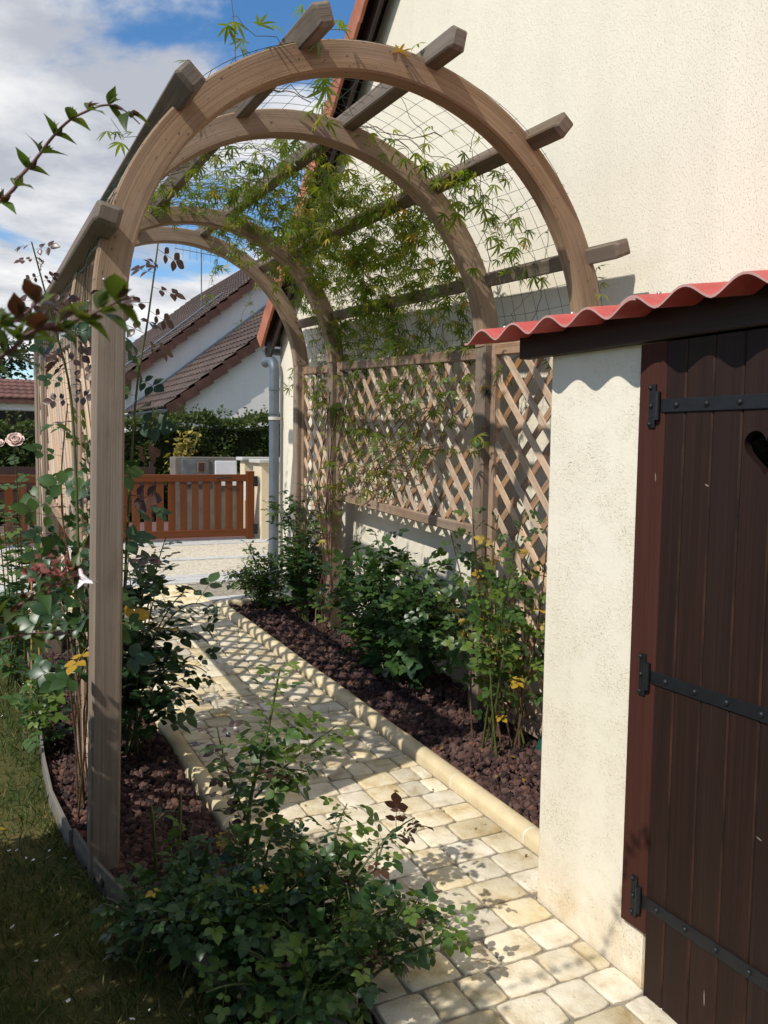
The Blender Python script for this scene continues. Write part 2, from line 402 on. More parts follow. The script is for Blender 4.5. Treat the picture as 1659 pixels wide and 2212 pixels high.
L_YEL = m_leaf('yellow_leaf', [(0, (.50,.30,.03)), (.6, (.60,.40,.05)), (1, (.45,.36,.07))], .5, .3, .3, (1.1,1,.5))
L_PASS = m_leaf('passion_leaf_green', [(0, (.10,.16,.026)), (.35, (.18,.25,.038)), (.7, (.27,.31,.055)), (1, (.38,.35,.08))], .5, .3, .6)
L_ABEL = m_leaf('abelia_leaf_green', [(0, (.055,.085,.020)), (.5, (.085,.12,.026)), (1, (.13,.15,.035))], .4, .4, .4)
L_HEDGE = m_leaf('hedge_leaf_green', [(0, (.045,.08,.022)), (.6, (.085,.125,.032)), (1, (.14,.155,.045))], .5, .3, .35)
L_TREE = m_leaf('tree_leaf_green', [(0, (.018,.040,.014)), (1, (.04,.07,.02))], .5, .3, .2)
L_GRASS = m_leaf('grass_blade', [(0, (.04,.085,.02)), (.5, (.07,.12,.026)), (.8, (.14,.15,.045)), (1, (.27,.21,.09))], .6, .25, .25)
M_STEMG = m_plain('green_stem', (.070,.085,.022), .5, .4, 0, .3, 20)
M_STEMB = m_plain('woody_stem', (.10,.065,.035), .8, .2, 0, .4, 40)
M_STEMR = m_plain('red_stem', (.105,.038,.030), .5, .4, 0, .25, 20)
M_PETAL = m_plain('pale_pink_petal', (.80,.60,.52), .6, .3, 0, .15, 60)
M_PETALW = m_plain('white_petal', (.82,.74,.76), .6, .3, 0, .08, 60)
M_SEPAL = m_plain('red_sepal', (.17,.045,.035), .55, .3, 0, .4, 60)
M_FRUIT = m_plain('green_fruit', (.10,.20,.09), .5, .4)
def zf(y): return .035*(min(y, 12.0)-2.4)
# ================================================================== the setting
def sheet(name, poly_rows, mat, dz=0.0, label=None):
    """rows of (y, x0, x1): a sheet that follows the slope of the garden"""
    vs, fs = [], []
    for i, (y, x0, x1) in enumerate(poly_rows):
        z = zf(y)+dz; vs += [(x0, y, z), (x1, y, z)]
        if i: fs.append((2*i-2, 2*i-1, 2*i+1, 2*i))
    o = link(name, mk_mesh(name, vs, fs, mat)); return tag(o, label, None, None, 'structure')
sheet('ground', [(-80,-300,300), (2.4,-300,300), (12,-300,300), (400,-300,300)], M_LAWN, -.075)
EDGE = [(.46,8.3),(.45,7.5),(.43,6.5),(.40,5.5),(.375,4.75),(.35,4.2),(.345,3.8),(.375,3.4),(.42,3.1),(.48,2.85),(.57,2.6),(.70,2.35),(.86,2.1),(1.0,1.8),(1.04,1.4)]
def edge_x(y):
    for (xa, ya), (xb, yb) in zip(EDGE, EDGE[1:]):
        if yb <= y <= ya: return xa+(xb-xa)*(ya-y)/(ya-yb)
    return EDGE[0][0] if y > EDGE[0][1] else EDGE[-1][0]
sheet('lawn', [(-6,-9,1.04)]+[(y, -9, x) for x, y in reversed(EDGE)]+[(8.38,-9,.46)], M_LAWN, -.012)
sheet('flower_bed', [(1.4,1.04,1.05)]+[(y, x, .98) for x, y in reversed(EDGE) if x < .97], M_SOIL, -.02)
sheet('flower_bed', [(2.40,2.07,2.86), (7.3,2.07,2.86)], M_SOIL, -.02)

# --- cobbled path
path = sheet('path', [(-1.5,1.04,1.835), (2.395,1.04,1.835), (2.3951,1.04,2.06), (7.3,.99,2.06), (7.31,.46,2.86), (8.40,.46,2.86)], M_MORTAR, -.009)
PAV = []
for k in range(8):
    n = 20; ring = []
    for i in range(n):
        a = 2*math.pi*(i+.5)/n; c, s = math.cos(a), math.sin(a)
        e = 10; rr = (abs(c)**e+abs(s)**e)**(-1/e)*.5
        jit = 1+RNG.uniform(-.04, .012)
        ring.append((c*rr*jit, s*rr*jit))
    vs = []; fs = []
    for ins, z in ((1, -.04), (1, -.004), (.975, -.0008), (.92, 0)):
        vs += [(x*ins, y*ins, z+(RNG.uniform(-.0012,.0012) if z > -.005 else 0)) for x, y in ring]
    vs.append((0, 0, .001))
    for r in range(3): fs += [(r*n+i, r*n+(i+1) % n, (r+1)*n+(i+1) % n, (r+1)*n+i) for i in range(n)]
    fs += [(3*n+i, 3*n+(i+1) % n, 4*n) for i in range(n)]
    PAV.append(mk_mesh('paver', vs, fs, M_PAVER, None, None, 50))
cells = []
y = .95; row = 0
PITCH_R = .146
while y < 8.36:
    xl = 1.045 if y < 7.2 else .5
    xr = 1.825 if y+PITCH_R/2 < 2.40 else (2.018 if y < 7.25 else 2.06)
    x = xl-(RNG.uniform(.0, .075))
    while x < xr-.02:
        wd = RNG.choice((.115,.145,.15,.165,.18,.19))
        if x+wd > xr-.05: wd = xr-x
        a, b = max(x, xl), min(x+wd, xr)
        if b-a > .03: cells.append(((a+b)/2, y+PITCH_R/2, b-a, PITCH_R))
        x += wd
    y += PITCH_R; row += 1
cells.sort(key=lambda c: (c[0]**2+c[1]**2))
rest = MB()
for i, (cx, cy, wd, ht) in enumerate(cells):
    g = .0065
    M = Matrix.Translation((cx, cy, zf(cy)+RNG.uniform(-.002,.002))) @ Matrix.Rotation(-.035+RNG.uniform(-.012,.012), 4, 'X').inverted() @ Matrix.Rotation(RNG.choice((0, math.pi))+RNG.uniform(-.02,.02), 4, 'Z') @ Matrix.Diagonal((wd-g, ht-g, 1, 1))
    me = RNG.choice(PAV)
    if i < 300: link('paver', me, path, M)
    else:
        rest.add([M @ v.co for v in me.vertices], [tuple(p.vertices) for p in me.polygons])
tag(rest.obj('distant_pavers', M_PAVER, path, 50), None, None, None, 'stuff')

# --- kerbs: half round stones with pale mortar joints
def kerb_piece(p0, p1, wd=.086, ht=.055, parent=None):
    p0, p1 = Vector(p0), Vector(p1); t = (p1-p0).normalized(); A = V(-t.y, t.x, 0).normalized()*-1
    prof = [(-wd/2, -.06), (-wd/2, ht*.45)]+[(-math.cos(a)*wd/2, ht*.45+math.sin(a)*ht*.55) for a in [math.pi*i/10 for i in range(1, 10)]]+[(wd/2, ht*.45), (wd/2, -.06)]
    L = (p1-p0).length; up = A.cross(t)*-1
    if up.z < 0: up = -up
    fr = [(V(0,0,0), A, V(0,0,1)), (t*L, A, V(0,0,1))]
    vs, fs, uv = sweep(prof, fr)
    me = mk_mesh('kerb_stone', vs, fs, M_KERB, None, None, 40)
    o = link('kerb_stone', me, parent, Matrix.Translation(p0))
    bm = bmesh.new(); bm.from_mesh(me); bmesh.ops.recalc_face_normals(bm, faces=bm.faces); bm.to_mesh(me); bm.free()
    return o
def joint(p, t, parent, wd=.0845, ht=.0535):
    t = Vector(t).normalized(); kerb = kerb_piece(Vector(p)-t*.007, Vector(p)+t*.007, wd, ht, parent)
    kerb.name = 'mortar_joint'; kerb.data.materials[0] = M_JOINT; return kerb
def kerb_run(pts, label):
    root = link('kerb', None, None, Matrix.Translation(pts[0])); tag(root, label, None, None, 'structure')
    for a, b in zip(pts, pts[1:]):
        a, b = Vector(a), Vector(b); L = (b-a).length; n = max(1, round(L/.553)); t = (b-a)/n
        for i in range(n):
            q0 = a+t*i+t.normalized()*.006; q1 = a+t*(i+1)-t.normalized()*.006
            j = V(RNG.uniform(-.002,.002), 0, RNG.uniform(-.002,.002))
            kerb_piece(q0+j, q1+j, parent=root)
            joint(a+t*(i+1), t, root)
kerb_run([(2.07,2.17,zf(2.17)), (2.07,7.30,zf(7.3))], 'cream half round kerb between path and wall bed')
kerb_run([(2.13,7.30,zf(7.3)), (2.85,7.302,zf(7.3))], 'short cream kerb closing the wall bed')
kerb_run([(.985,2.16,zf(2.16)), (.985,7.30,zf(7.3))], 'cream half round kerb along the lawn side bed')

# --- drive, street
drive = sheet('driveway', [(8.40,-9,7), (11.35,-9,7)], M_RESIN, -.003)
sett_me = []
for k in range(4):
    m = MB().box((-.5,-.5,-.03), (.5,.5,.0)); me = mk_mesh('sett', m.v, m.f, M_SETT)
    sett_me.append(me)
def setts(y0, rows, x0, x1, wd, ht):
    for r in range(rows):
        x = x0-(wd/2 if r % 2 else 0)
        while x < x1:
            yc = y0+(r+.5)*ht
            link('sett', RNG.choice(sett_me), drive, Matrix.Translation((x+wd/2, yc, zf(yc)+.006+RNG.uniform(-.002,.002))) @ Matrix.Rotation(.035, 4, 'X') @ Matrix.Diagonal((wd-.012, ht-.012, 1, 1)))
            x += wd
setts(8.42, 3, .3, 3.9, .21, .145); setts(9.75, 1, .3, 4.1, .21, .15); setts(10.88, 3, .3, 4.5, .21, .145); setts(7.42, 2, 2.15, 2.8, .21, .145)
sheet('street', [(11.35,-60,60), (12.0,-60,60), (14.1,-60,60)], M_STREET, -.02)

# ================================================================== the house
XW = 2.86
house = thing('house', (XW, 3.2, 0), 'cream roughcast house with orange verge tiles beside the pergola', 'house')
YE, YR, ZE, SL = 7.97, 3.2, 2.62, .965       # eave, ridge, eave height, roof slope
ZR = ZE+(YE-YR)*SL
mb = MB(); prof = [(YE, -.2), (YE, ZE), (YR, ZR), (2*YR-YE, ZE), (2*YR-YE, -.6)]
X2 = 11.0
mb.add([(XW, a, b) for a, b in prof]+[(X2, a, b) for a, b in prof], [(4,3,2,1,0), (5,6,7,8,9), (0,1,6,5), (3,4,9,8), (4,0,5,9)])
mb.obj('wall', M_WALL, house)
for s in (1, -1):
    ya = YR+s*(YE-YR+.10); za = ZE-.10*SL
    m = MB(); t = .05
    pts = [(YR, ZR+.03), (ya, za+.03), (ya, za+.03+t), (YR, ZR+.03+t+.01)]
    m.add([(XW-.13, a, b) for a, b in pts]+[(X2, a, b) for a, b in pts], [(0,1,2,3), (7,6,5,4), (0,4,5,1), (1,5,6,2), (2,6,7,3)])
    roof = m.obj('roof', M_SOFFIT, house)
    # barge board
    d = V(0, ya-YR, za-ZR).normalized()
    timber('barge_board', (XW-.10, YR, ZR-.07), (XW-.10, ya, za-.07), .025, .17, M_SOFFIT, house, (1,0,0))
    n = 22; L = math.hypot(ya-YR, za-ZR)
    vt = MB().box((-.075, 0, -.012), (.03, .36, .03)).box((-.085, .006, -.13), (-.06, .345, .028))
    vme = mk_mesh('verge_tile', vt.v, vt.f, M_VERGE)
    rx = math.atan2(ZR-za, -(ya-YR)) if s > 0 else math.atan2(ZR-za, YR-ya)
    k = int(L/.335)
    for i in range(k):
        p = V(XW-.115, ya, za+.085)-d*(.335*i)
        yy = -d; zz_ = V(1,0,0).cross(yy).normalized()*(1)
        if zz_.z < 0: zz_ = -zz_
        M = Matrix((V(1,0,0), yy, zz_)).transposed().to_4x4(); M = Matrix.Translation(p) @ M @ Matrix.Rotation(.03, 4, 'X')
        link('verge_tile', vme, house, M)
# roof covering as tile courses on the far slope is not seen from the garden; slab in tile colour
# zinc gutter and downpipe at the far corner
g = MB()
for i in range(9):
    pass
gut = MB(); gp = [(math.cos(a)*.06, -math.sin(a)*.06) for a in [math.pi*i/8 for i in range(9)]]
vs = [(XW-.12, 8.10+a, 2.53+b) for a, b in gp]+[(X2, 8.10+a, 2.53+b) for a, b in gp]
gut.add(vs, [(i, i+1, i+10, i+9) for i in range(8)]); gut.obj('gutter', M_ZINC, house, 30)
PX, PY = XW-.085, 7.90
pp = [(PX, 8.16, 2.40), (PX, 8.12, 2.405)]
for i in range(9):
    a = math.pi/2*i/8; pp.append((PX, PY+.11-.11*math.sin(a), 2.30+.105*math.cos(a)))
pipe = MB().tube(pp+[(PX, PY, .24)], .048, 16).obj('downpipe', M_ZINC, house, 40)
for z in (2.13, 1.90): MB().tube([(PX,PY,z-.012),(PX,PY,z+.012)], .054, 16).obj('collar', M_ZINC, pipe, 40)
cl = MB().tube([(PX,PY,1.835),(PX,PY,1.865)], .056, 16).box((PX+.03,PY-.012,1.84),(XW+.01,PY+.012,1.86)); cl.obj('clamp', M_CAP, pipe, 40)

# ================================================================== the shed
shed = thing('garden_shed', (1.83, 1.9, 0), 'cream garden shed with dark brown plank door and red wavy roof', 'shed')
XS = 1.83
# walls: pier beside the door, end wall, floor, other pier (open box closed by the house wall)
def wall_piece(name, lo, hi): return box_obj(name, lo, hi, M_SHEDW, shed, .006)
wall_piece('wall', (XS, 1.86, -.08), (XS+.12, 2.38, 1.955))
wall_piece('wall', (XS+.122, 2.26, -.08), (XW-.004, 2.379, 1.955))
wall_piece('wall', (XS, -.30, -.18), (XS+.12, .90, 1.955))
wall_piece('wall', (XS+.122, -.299, -.18), (XW-.004, -.18, 1.955))
wall_piece('wall', (XS+.012, 1.8145, -.08), (XS+.11, 1.8595, .16))
box_obj('floor', (XS+.13, -.17, -.09), (XW-.003, 2.25, -.02), M_MORTAR, shed)
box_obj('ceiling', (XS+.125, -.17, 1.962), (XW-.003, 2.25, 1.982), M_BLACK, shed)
# door frame (jambs proud of the wall) and fascia
timber('door_frame', (XS-.002, 1.882, .165), (XS-.002, 1.882, 1.905), .045, .105, M_FRAME, shed, (1,0,0), .004)
timber('door_frame', (XS-.002, .875, .165), (XS-.002, .875, 1.905), .045, .105, M_FRAME, shed, (1,0,0), .004)
timber('fascia', (XS-.018, 2.515, 1.958), (XS-.018, -.4, 1.958), .045, .095, M_FASCIA, shed, (1,0,0), .004)
# door: planks with a heart cut through
door = link('door', None, shed, Matrix.Translation((XS+.01, 1.35, .0)))
tag(door, 'dark brown plank door with heart cut-out')
XD = XS-.009
edges = [1.832, 1.756, 1.659, 1.563, 1.467, 1.371, 1.275, 1.179, 1.083, .987, .93]
heart = []
for i in range(64):
    t = 2*math.pi*i/64
    hx = 16*math.sin(t)**3; hz = 13*math.cos(t)-5*math.cos(2*t)-2*math.cos(3*t)-math.cos(4*t)
    heart.append((1.486+hx/16*.066, 1.604+hz/17*.068))
hm = MB(); n = len(heart)
hm.add([(XD-.1, a, b) for a, b in heart]+[(XD+.1, a, b) for a, b in heart], [tuple(range(n)), tuple(reversed(range(n, 2*n)))]+[(i, n+i, n+(i+1) % n, (i+1) % n) for i in range(n)])
cutter = hm.obj('heart_cutter', M_DOOR)
bmh = bmesh.new(); bmh.from_mesh(cutter.data); bmesh.ops.recalc_face_normals(bmh, faces=bmh.faces); bmh.to_mesh(cutter.data); bmh.free()
planks = []
for a, b in zip(edges, edges[1:]):
    planks.append(timber('plank', (XD, (a+b)/2, -.035), (XD, (a+b)/2, 1.905), .026, a-b-.0015, [M_DOOR, M_WORN], door, (1,0,0), .0045))
    planks[-1].data.polygons.foreach_set('material_index', np.array([1 if k in (1,3,5,7) else 0 for k in range(8)]+[0,0], dtype=np.int32))
bpy.context.view_layer.update()
dg = bpy.context.evaluated_depsgraph_get
for pl in planks:
    ym = WORLD[pl].translation.y
    if abs(ym-1.486) < .13:
        md = pl.modifiers.new('cut', 'BOOLEAN'); md.object = cutter; md.solver = 'EXACT'; md.operation = 'DIFFERENCE'
        bpy.context.view_layer.update()
        nm = bpy.data.meshes.new_from_object(pl.evaluated_get(dg())); pl.modifiers.clear(); pl.data = nm
bpy.data.objects.remove(cutter)
# back battens so that no light shows between the planks
for z in (.26, .94, 1.73): box_obj('batten', (XD+.0145, .95, z-.06), (XD+.034, 1.82, z+.06), M_DOOR, door)
def dome(c, r, ax, n=10):
    m = MB(); c = Vector(c); ax = Vector(ax); a = ax.orthogonal().normalized(); b = ax.cross(a); vs = []
    for rr, hh in ((1, 0), (.92, .38), (.62, .72)): vs += [c+(a*math.cos(2*math.pi*i/n)+b*math.sin(2*math.pi*i/n))*r*rr+ax*r*hh for i in range(n)]
    vs.append(c+ax*r*.85)
    fs = [(q*n+i, q*n+(i+1) % n, (q+1)*n+(i+1) % n, (q+1)*n+i) for q in range(2) for i in range(n)]+[(2*n+i, 2*n+(i+1) % n, 3*n) for i in range(n)]
    return m.add(vs, fs)
for z in (1.725, .94, .262):
    # strap on the door
    st = box_obj('strap_hinge', (XD-.0185, .96, z-.0185), (XD-.0135, 1.842, z+.0185), M_IRON, door, .0012)
    for i in range(7): dome((XD-.0186, 1.783-.1085*i, z), .0085, (-1,0,0)).obj('rivet', M_IRON, st, 60)
    hp = MB().box((XS-.030, 1.862, z-.062), (XS-.0246, 1.886, z+.062))
    hinge = hp.obj('hinge_plate', M_IRON, shed)
    for dy, dz in ((.004, .052), (0, 0), (.004, -.052)): dome((XS-.030, 1.878+dy, z+dz), .0075, (-1,0,0)).obj('screw', M_IRON, hinge, 60)
    MB().tube([(XS-.032,1.852,z-.040),(XS-.032,1.852,z+.040)], .0095, 12).obj('knuckle', M_IRON, hinge, 40)
# scrapes in the paint
for i, (yy, zz_, ln, ang) in enumerate(((1.853, 1.522, .028, .1), (1.667, 1.507, .016, 1.2), (1.60, .105, .05, .05), (1.45, .62, .02, 1.3))):
    m = MB(); xx = XS-.0262 if i == 0 else XD-.0142
    a = V(0, math.sin(ang), math.cos(ang)); b = V(0, math.cos(ang), -math.sin(ang)); c = V(xx, yy, zz_)
    pts = [c+a*ln*.5, c+b*.0025+a*ln*.1, c+b*.0018-a*ln*.3, c-a*ln*.5, c-b*.002-a*ln*.2, c-b*.0015+a*ln*.25]
    m.add(pts, [(0,1,2,3,4,5)]); m.obj('paint_scrape', M_SCRAPE, shed if i == 0 else door)
# red wavy roof sheets
def wave(u):                      # u in wave units: round crown, flatter trough
    s = .5+.5*math.cos(2*math.pi*u); return s**.85
def roof_sheet(y0, y1, lift, ph):
    P = .186; A = .041; th = .0065; nx = 24
    x0, x1 = XS-.175, XW-.02; zs = 1.990; slope = .20
    ny = int((y0-y1)/P*14); vs = []; fs = []; mi = []
    for lay in (0, -th):
        for i in range(nx+1):
            fx = i/nx; x = x0+(x1-x0)*fx
            step = ((x-x0) % .33)/.33                     # tile courses pressed in the sheet
            for j in range(ny+1):
                yv = y0+(y1-y0)*j/ny; wv = wave((yv-ph)/P)
                z = zs+lift+(x-x0)*slope-A/2+A*wv-.020*step+lay
                vs.append((x, yv, z))
    n = (nx+1)*(ny+1); W = ny+1
    for i in range(nx):
        for j in range(ny):
            fs.append((i*W+j, i*W+j+1, (i+1)*W+j+1, (i+1)*W+j)); mi.append(0)
            fs.append((n+i*W+j, n+(i+1)*W+j, n+(i+1)*W+j+1, n+i*W+j+1)); mi.append(0)
    for j in range(ny): fs.append((j, n+j, n+j+1, j+1)); mi.append(1)
    for i in range(nx):
        for j in (0, ny): fs.append((i*W+j, (i+1)*W+j, n+(i+1)*W+j, n+i*W+j)); mi.append(1)
    me = mk_mesh('roof_sheet', vs, fs, [M_SHEET, M_SHEETE], None, None, 35, mi)
    o = link('roof_sheet', me, shed)
    yk = ph
    while yk > y1+.03:
        if yk < y0-.03:
            xx = x0+.10; dome((xx, yk, zs+lift+.10*slope+A/2-.020*.3-.0005), .0075, (0,0,1)).obj('fixing_screw', M_CHROME, o, 60)
        yk -= P*2
    return o
roof_sheet(2.665, 1.80, 0, 2.56); roof_sheet(1.86, .90, .0065, 2.56); roof_sheet(.96, -.4, .013, 2.56)
# ================================================================== the pergola
Y1 = 3.15
def pcx(y): return 1.58+.021*(y-Y1)
def pcz(y): return 2.045+.042*(y-Y1)
def prad(y): return 1.135-.008*(y-Y1)
AY = [3.195, 4.05, 6.24, 7.02]
AT, AD = .115, .09                 # arch radial thickness, depth
perg = thing('pergola', (1.58, 5.1, .05), 'weathered timber arched pergola with lattice sides over the path', 'pergola')
def arc_pt(y, ang, r): return V(pcx(y)+math.cos(ang)*r, y, pcz(y)+math.sin(ang)*r)
S0 = R(4)
for y in AY:
    Rm = prad(y)-AT/2
    for (a0, a1) in ((S0, math.pi-S0),):
        fr = []; n = 72
        for i in range(n+1):
            a = a0+(a1-a0)*i/n; P = arc_pt(y, a, Rm); fr.append((P-arc_pt(y, math.pi/2, Rm), V(math.cos(a),0,math.sin(a)), V(0,-1,0)))
        vs, fs, uv = sweep(rect_prof(AT, AD, .007), fr)
        arch = link('arch', mk_mesh('arch', vs, fs, M_ARCH, uv, None, 35), perg, Matrix.Translation(arc_pt(y, math.pi/2, Rm)))
    for s in (-1, 1):
        xt = pcx(y)+s*(Rm*math.cos(S0)); zt = pcz(y)+Rm*math.sin(S0)-.004
        xb = xt-(.045 if (s < 0 and y < 3.5) else 0)
        timber('post', (xb, y, zf(y)-.12), (xt, y, zt), .104, .098, M_POST, perg, (1,0,0), .009)
        # screws at the joint between post and arch, on the face that looks to the lawn end
        for dx, dz in ((-.028,.045),(.012,.062),(.03,.03)):
            c = V(xt+dx-.005*s, y-AD/2-.0005, zt+dz); sc = dome(c, .006, (0,-1,0)); sc.obj('screw', M_CHROME, arch, 60)
# purlins on top of the arches
for ang in (165, 137, 108.5, 80, 51.5, 22.5):
    a = R(ang); ya, yb = 2.94+RNG.uniform(-.015,.015), 7.22
    off = .012
    p0 = arc_pt(ya, a, prad(ya)+off); p1 = arc_pt(yb, a, prad(yb)+off)
    timber('purlin', p0, p1, .07, .085, M_BEAM, perg, V(-math.sin(a),0,math.cos(a)), .006, None, .014)

# --- lattice panels
def lattice(xs, ya, yb, z0, z1, side, face):
    """panel in a plane x = const (linear in y), between ya and yb; face = -1 when the pale slats look to -x"""
    def X(y): return xs(y)
    def P(y, z, dx=0): return V(X(y)+dx, y, z+.042*(y-ya))
    fw = .042
    pa = timber('trellis_panel', P(ya+fw/2, z0), P(ya+fw/2, z1), fw, .045, M_RAIL, perg, (0,1,0), .006)
    timber('stile', P(yb-fw/2, z0), P(yb-fw/2, z1), fw, .045, M_RAIL, pa, (0,1,0), .006)
    timber('rail', P(ya+fw, z0+.032), P(yb-fw, z0+.032), .045, .064, M_RAIL, pa, (1,0,0), .006)
    timber('rail', P(ya+fw, z1-.032), P(yb-fw, z1-.032), .045, .064, M_RAIL, pa, (1,0,0), .006)
    za, zb = z0+.066, z1-.066; A, B = ya+fw+.003, yb-fw-.003
    sp = .182; slw = .041; sth = .010
    H, W = zb-za, B-A
    for d in (1, -1):
        dx = face*(.006 if d > 0 else -.006)
        k = -int(H/sp)-1
        c = A-H+RNG.uniform(0, sp)*.3
        while c < B:
            # line: z - za = (y - c) for d>0 ; mirrored for d<0
            t0, t1 = max(A, c), min(B, c+H)
            if t1-t0 > .05:
                q0, q1 = (t0, za+t0-c), (t1, za+t1-c)
                if d < 0: q0, q1 = (A+B-q0[0], q0[1]), (A+B-q1[0], q1[1])
                j = RNG.uniform(-.004,.004)
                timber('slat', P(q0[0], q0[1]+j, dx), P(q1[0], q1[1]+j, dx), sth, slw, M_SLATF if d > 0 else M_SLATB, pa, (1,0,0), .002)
            c += sp
def xr_(y): return pcx(y)+prad(y)-.048
def xl_(y): return pcx(y)-prad(y)+.048
g = .052
lattice(xr_, AY[0]+g, AY[1]-g, .10, 2.135, 1, -1)
lattice(xr_, AY[1]+g, AY[2]-g, 1.085, 2.155, 1, -1)
lattice(xr_, AY[2]+g, AY[3]-g, .22, 2.235, 1, -1)
lattice(xl_, AY[0]+g, AY[1]-g, .12, 2.06, -1, -1)
lattice(xl_, AY[1]+g, AY[2]-g, 1.10, 2.11, -1, -1)
lattice(xl_, AY[2]+g, AY[3]-g, .24, 2.20, -1, -1)
box_obj('bracket', (xr_(4.0)-.05, 3.995, 1.885), (xr_(4.0)-.024, 4.001, 1.915), M_IRON, perg)

# --- green wire netting laid over the arches
net = MB()
def netpt(y, ang): 
    r = prad(y)+.004+.006*math.sin(ang*9+y*4)+.004*math.sin(y*13+ang*5)
    return arc_pt(y, ang, r)
ys = [3.16+i*.098 for i in range(40)]
angs = [R(2)+i*R(5.05) for i in range(36)]
for y in ys:
    net.tube([netpt(y+.006*math.sin(a*7+y*3), a) for a in [R(2)+i*R(5.05)/2 for i in range(71)]], .00125, 3, caps=False)
for a in angs:
    net.tube([netpt(y, a+.005*math.sin(y*6+a*4)) for y in [3.15+i*.098/1.0 for i in range(41)]], .00125, 3, caps=False)
# short skirts down to the panels
for y in ys:
    for s in (1, -1):
        a = R(2) if s > 0 else math.pi-R(2); p = netpt(y, a)
        net.tube([p, p+V(0,0,-.05), p+V(.004*s,0,-.16)], .00125, 3, caps=False)
nt = net.obj('wire_netting', M_WIRE); tag(nt, 'dark green wire netting stretched over the pergola arches', 'netting')

# ================================================================== garden edging board, small things by the bed
ed = thing('garden_edging', (.42, 3.1, .0), 'weathered grey timber edging board between lawn and gravel bed', 'edging')
seq = []
for (xa, ya), (xb, yb) in zip(EDGE, EDGE[1:]):
    m = 3
    for i in range(m): seq.append((xa+(xb-xa)*i/m, ya+(yb-ya)*i/m))
seq.append(EDGE[-1])
def board(pts, top):
    fr = []
    for i, (x, y) in enumerate(pts):
        a = pts[max(0, i-1)]; b = pts[min(len(pts)-1, i+1)]; t = V(b[0]-a[0], b[1]-a[1], 0).normalized(); A = V(t.y, -t.x, 0)
        fr.append((V(x, y, zf(y)+top-.06), A, V(0,0,1)))
    vs, fs, uv = sweep(rect_prof(.013, .15, .002), fr); o = link('board', mk_mesh('board', vs, fs, M_EDGE, uv, None, 30), ed)
    bm = bmesh.new(); bm.from_mesh(o.data); bmesh.ops.recalc_face_normals(bm, faces=bm.faces); bm.to_mesh(o.data); bm.free()
board(seq[:22], .055); board([(x+.014, y) for x, y in seq[21:32]], .06); board(seq[31:], .05)
# green woven fabric tucked under the near lattice
gf = MB(); vs = []
rows = 5; colsn = 12
for i in range(colsn+1):
    y = 2.42+i*.085
    for j in range(rows+1):
        t = j/rows; x = 2.60+.07*t+.01*math.sin(y*14); z = zf(y)+.005+.115*math.sin(t*1.5)+.006*math.sin(y*23+t*4)
        vs.append((x, y, z))
gf.add(vs, [(i*(rows+1)+j, (i+1)*(rows+1)+j, (i+1)*(rows+1)+j+1, i*(rows+1)+j+1) for i in range(colsn) for j in range(rows)])
o = gf.obj('ground_cloth', M_GREENFAB, None, 60); sm = o.modifiers.new('thick', 'SOLIDIFY'); sm.thickness = .004
tag(o, 'green woven cloth tucked against the wall beside the shed', 'cloth')
for i, (x, y, z1, lean) in enumerate(((.36,5.05,1.02,.02), (.40,4.9,1.0,-.01))):
    o = MB().tube([(x,y,zf(y)-.05), (x+lean,y+.02,z1)], .006, 6).obj('bamboo_cane', M_CANE, None, 40)
    tag(o, 'thin yellow bamboo cane standing nearer the lawn' if i == 0 else 'thin yellow bamboo cane standing nearer the trellis', 'cane', 'bamboo canes behind the pergola post')
# ================================================================== leaf templates and stamping
def tri(fs):
    out = []
    for f in fs:
        for i in range(1, len(f)-1): out.append((f[0], f[i], f[i+1]))
    return out
def blade(L, W, prof, fold=.25, droop=.12, base=(0,0,0), ang=0.0, roll=0.0, serr=0.0, rng=RNG):
    """leaf blade along +x from base, folded along the midrib; prof = half widths"""
    n = len(prof); vs = []; fs = []
    ca, sa = math.cos(ang), math.sin(ang)
    for i, h in enumerate(prof):
        t = i/(n-1); x = L*t; zc = -droop*L*t*t
        hw = h*W/2*(1+(serr if i % 2 else -serr) if 0 < i < n-1 else 1)
        for yy, zz_ in ((-hw, fold*hw+roll*-hw), (0, 0), (hw, fold*hw+roll*hw)):
            vs.append((base[0]+ca*x-sa*yy, base[1]+sa*x+ca*yy, base[2]+zc+zz_))
    for i in range(n-1):
        a = 3*i
        for o in (0, 1):
            q = (a+o, a+o+3, a+o+4, a+o+1)
            fs.append(q)
    return vs, tri(fs)
def join(parts):
    vs = []; fs = []
    for v, f in parts:
        b = len(vs); vs += v; fs += [tuple(i+b for i in q) for q in f]
    return np.array(vs, dtype=np.float64), fs
OV = (.05,.48,.8,.97,1,.9,.68,.38,.03)
def t_rose(seed):
    r = random.Random(seed); parts = []; L = 1.0
    rach = [(0,-.008,0),(0,.008,0),(.67,-.006,-.02),(.67,.006,-.02)]
    parts.append((rach, [(0,2,3),(0,3,1)]))
    parts.append(blade(.365, .262, OV, r.uniform(.12,.3), r.uniform(.05,.25), (.655,0,-.02), r.uniform(-.1,.1), 0, .022))
    for x, ln in ((.58,.30), (.27,.245)):
        for s in (-1, 1):
            parts.append(blade(ln, ln*.74, OV, r.uniform(.1,.3), r.uniform(.05,.28), (x+r.uniform(-.02,.02), s*.012, -.015), s*r.uniform(1.05,1.4), s*r.uniform(-.1,.2), .022))
    return join(parts)
LN = (.08,.7,1,.9,.6,.06)
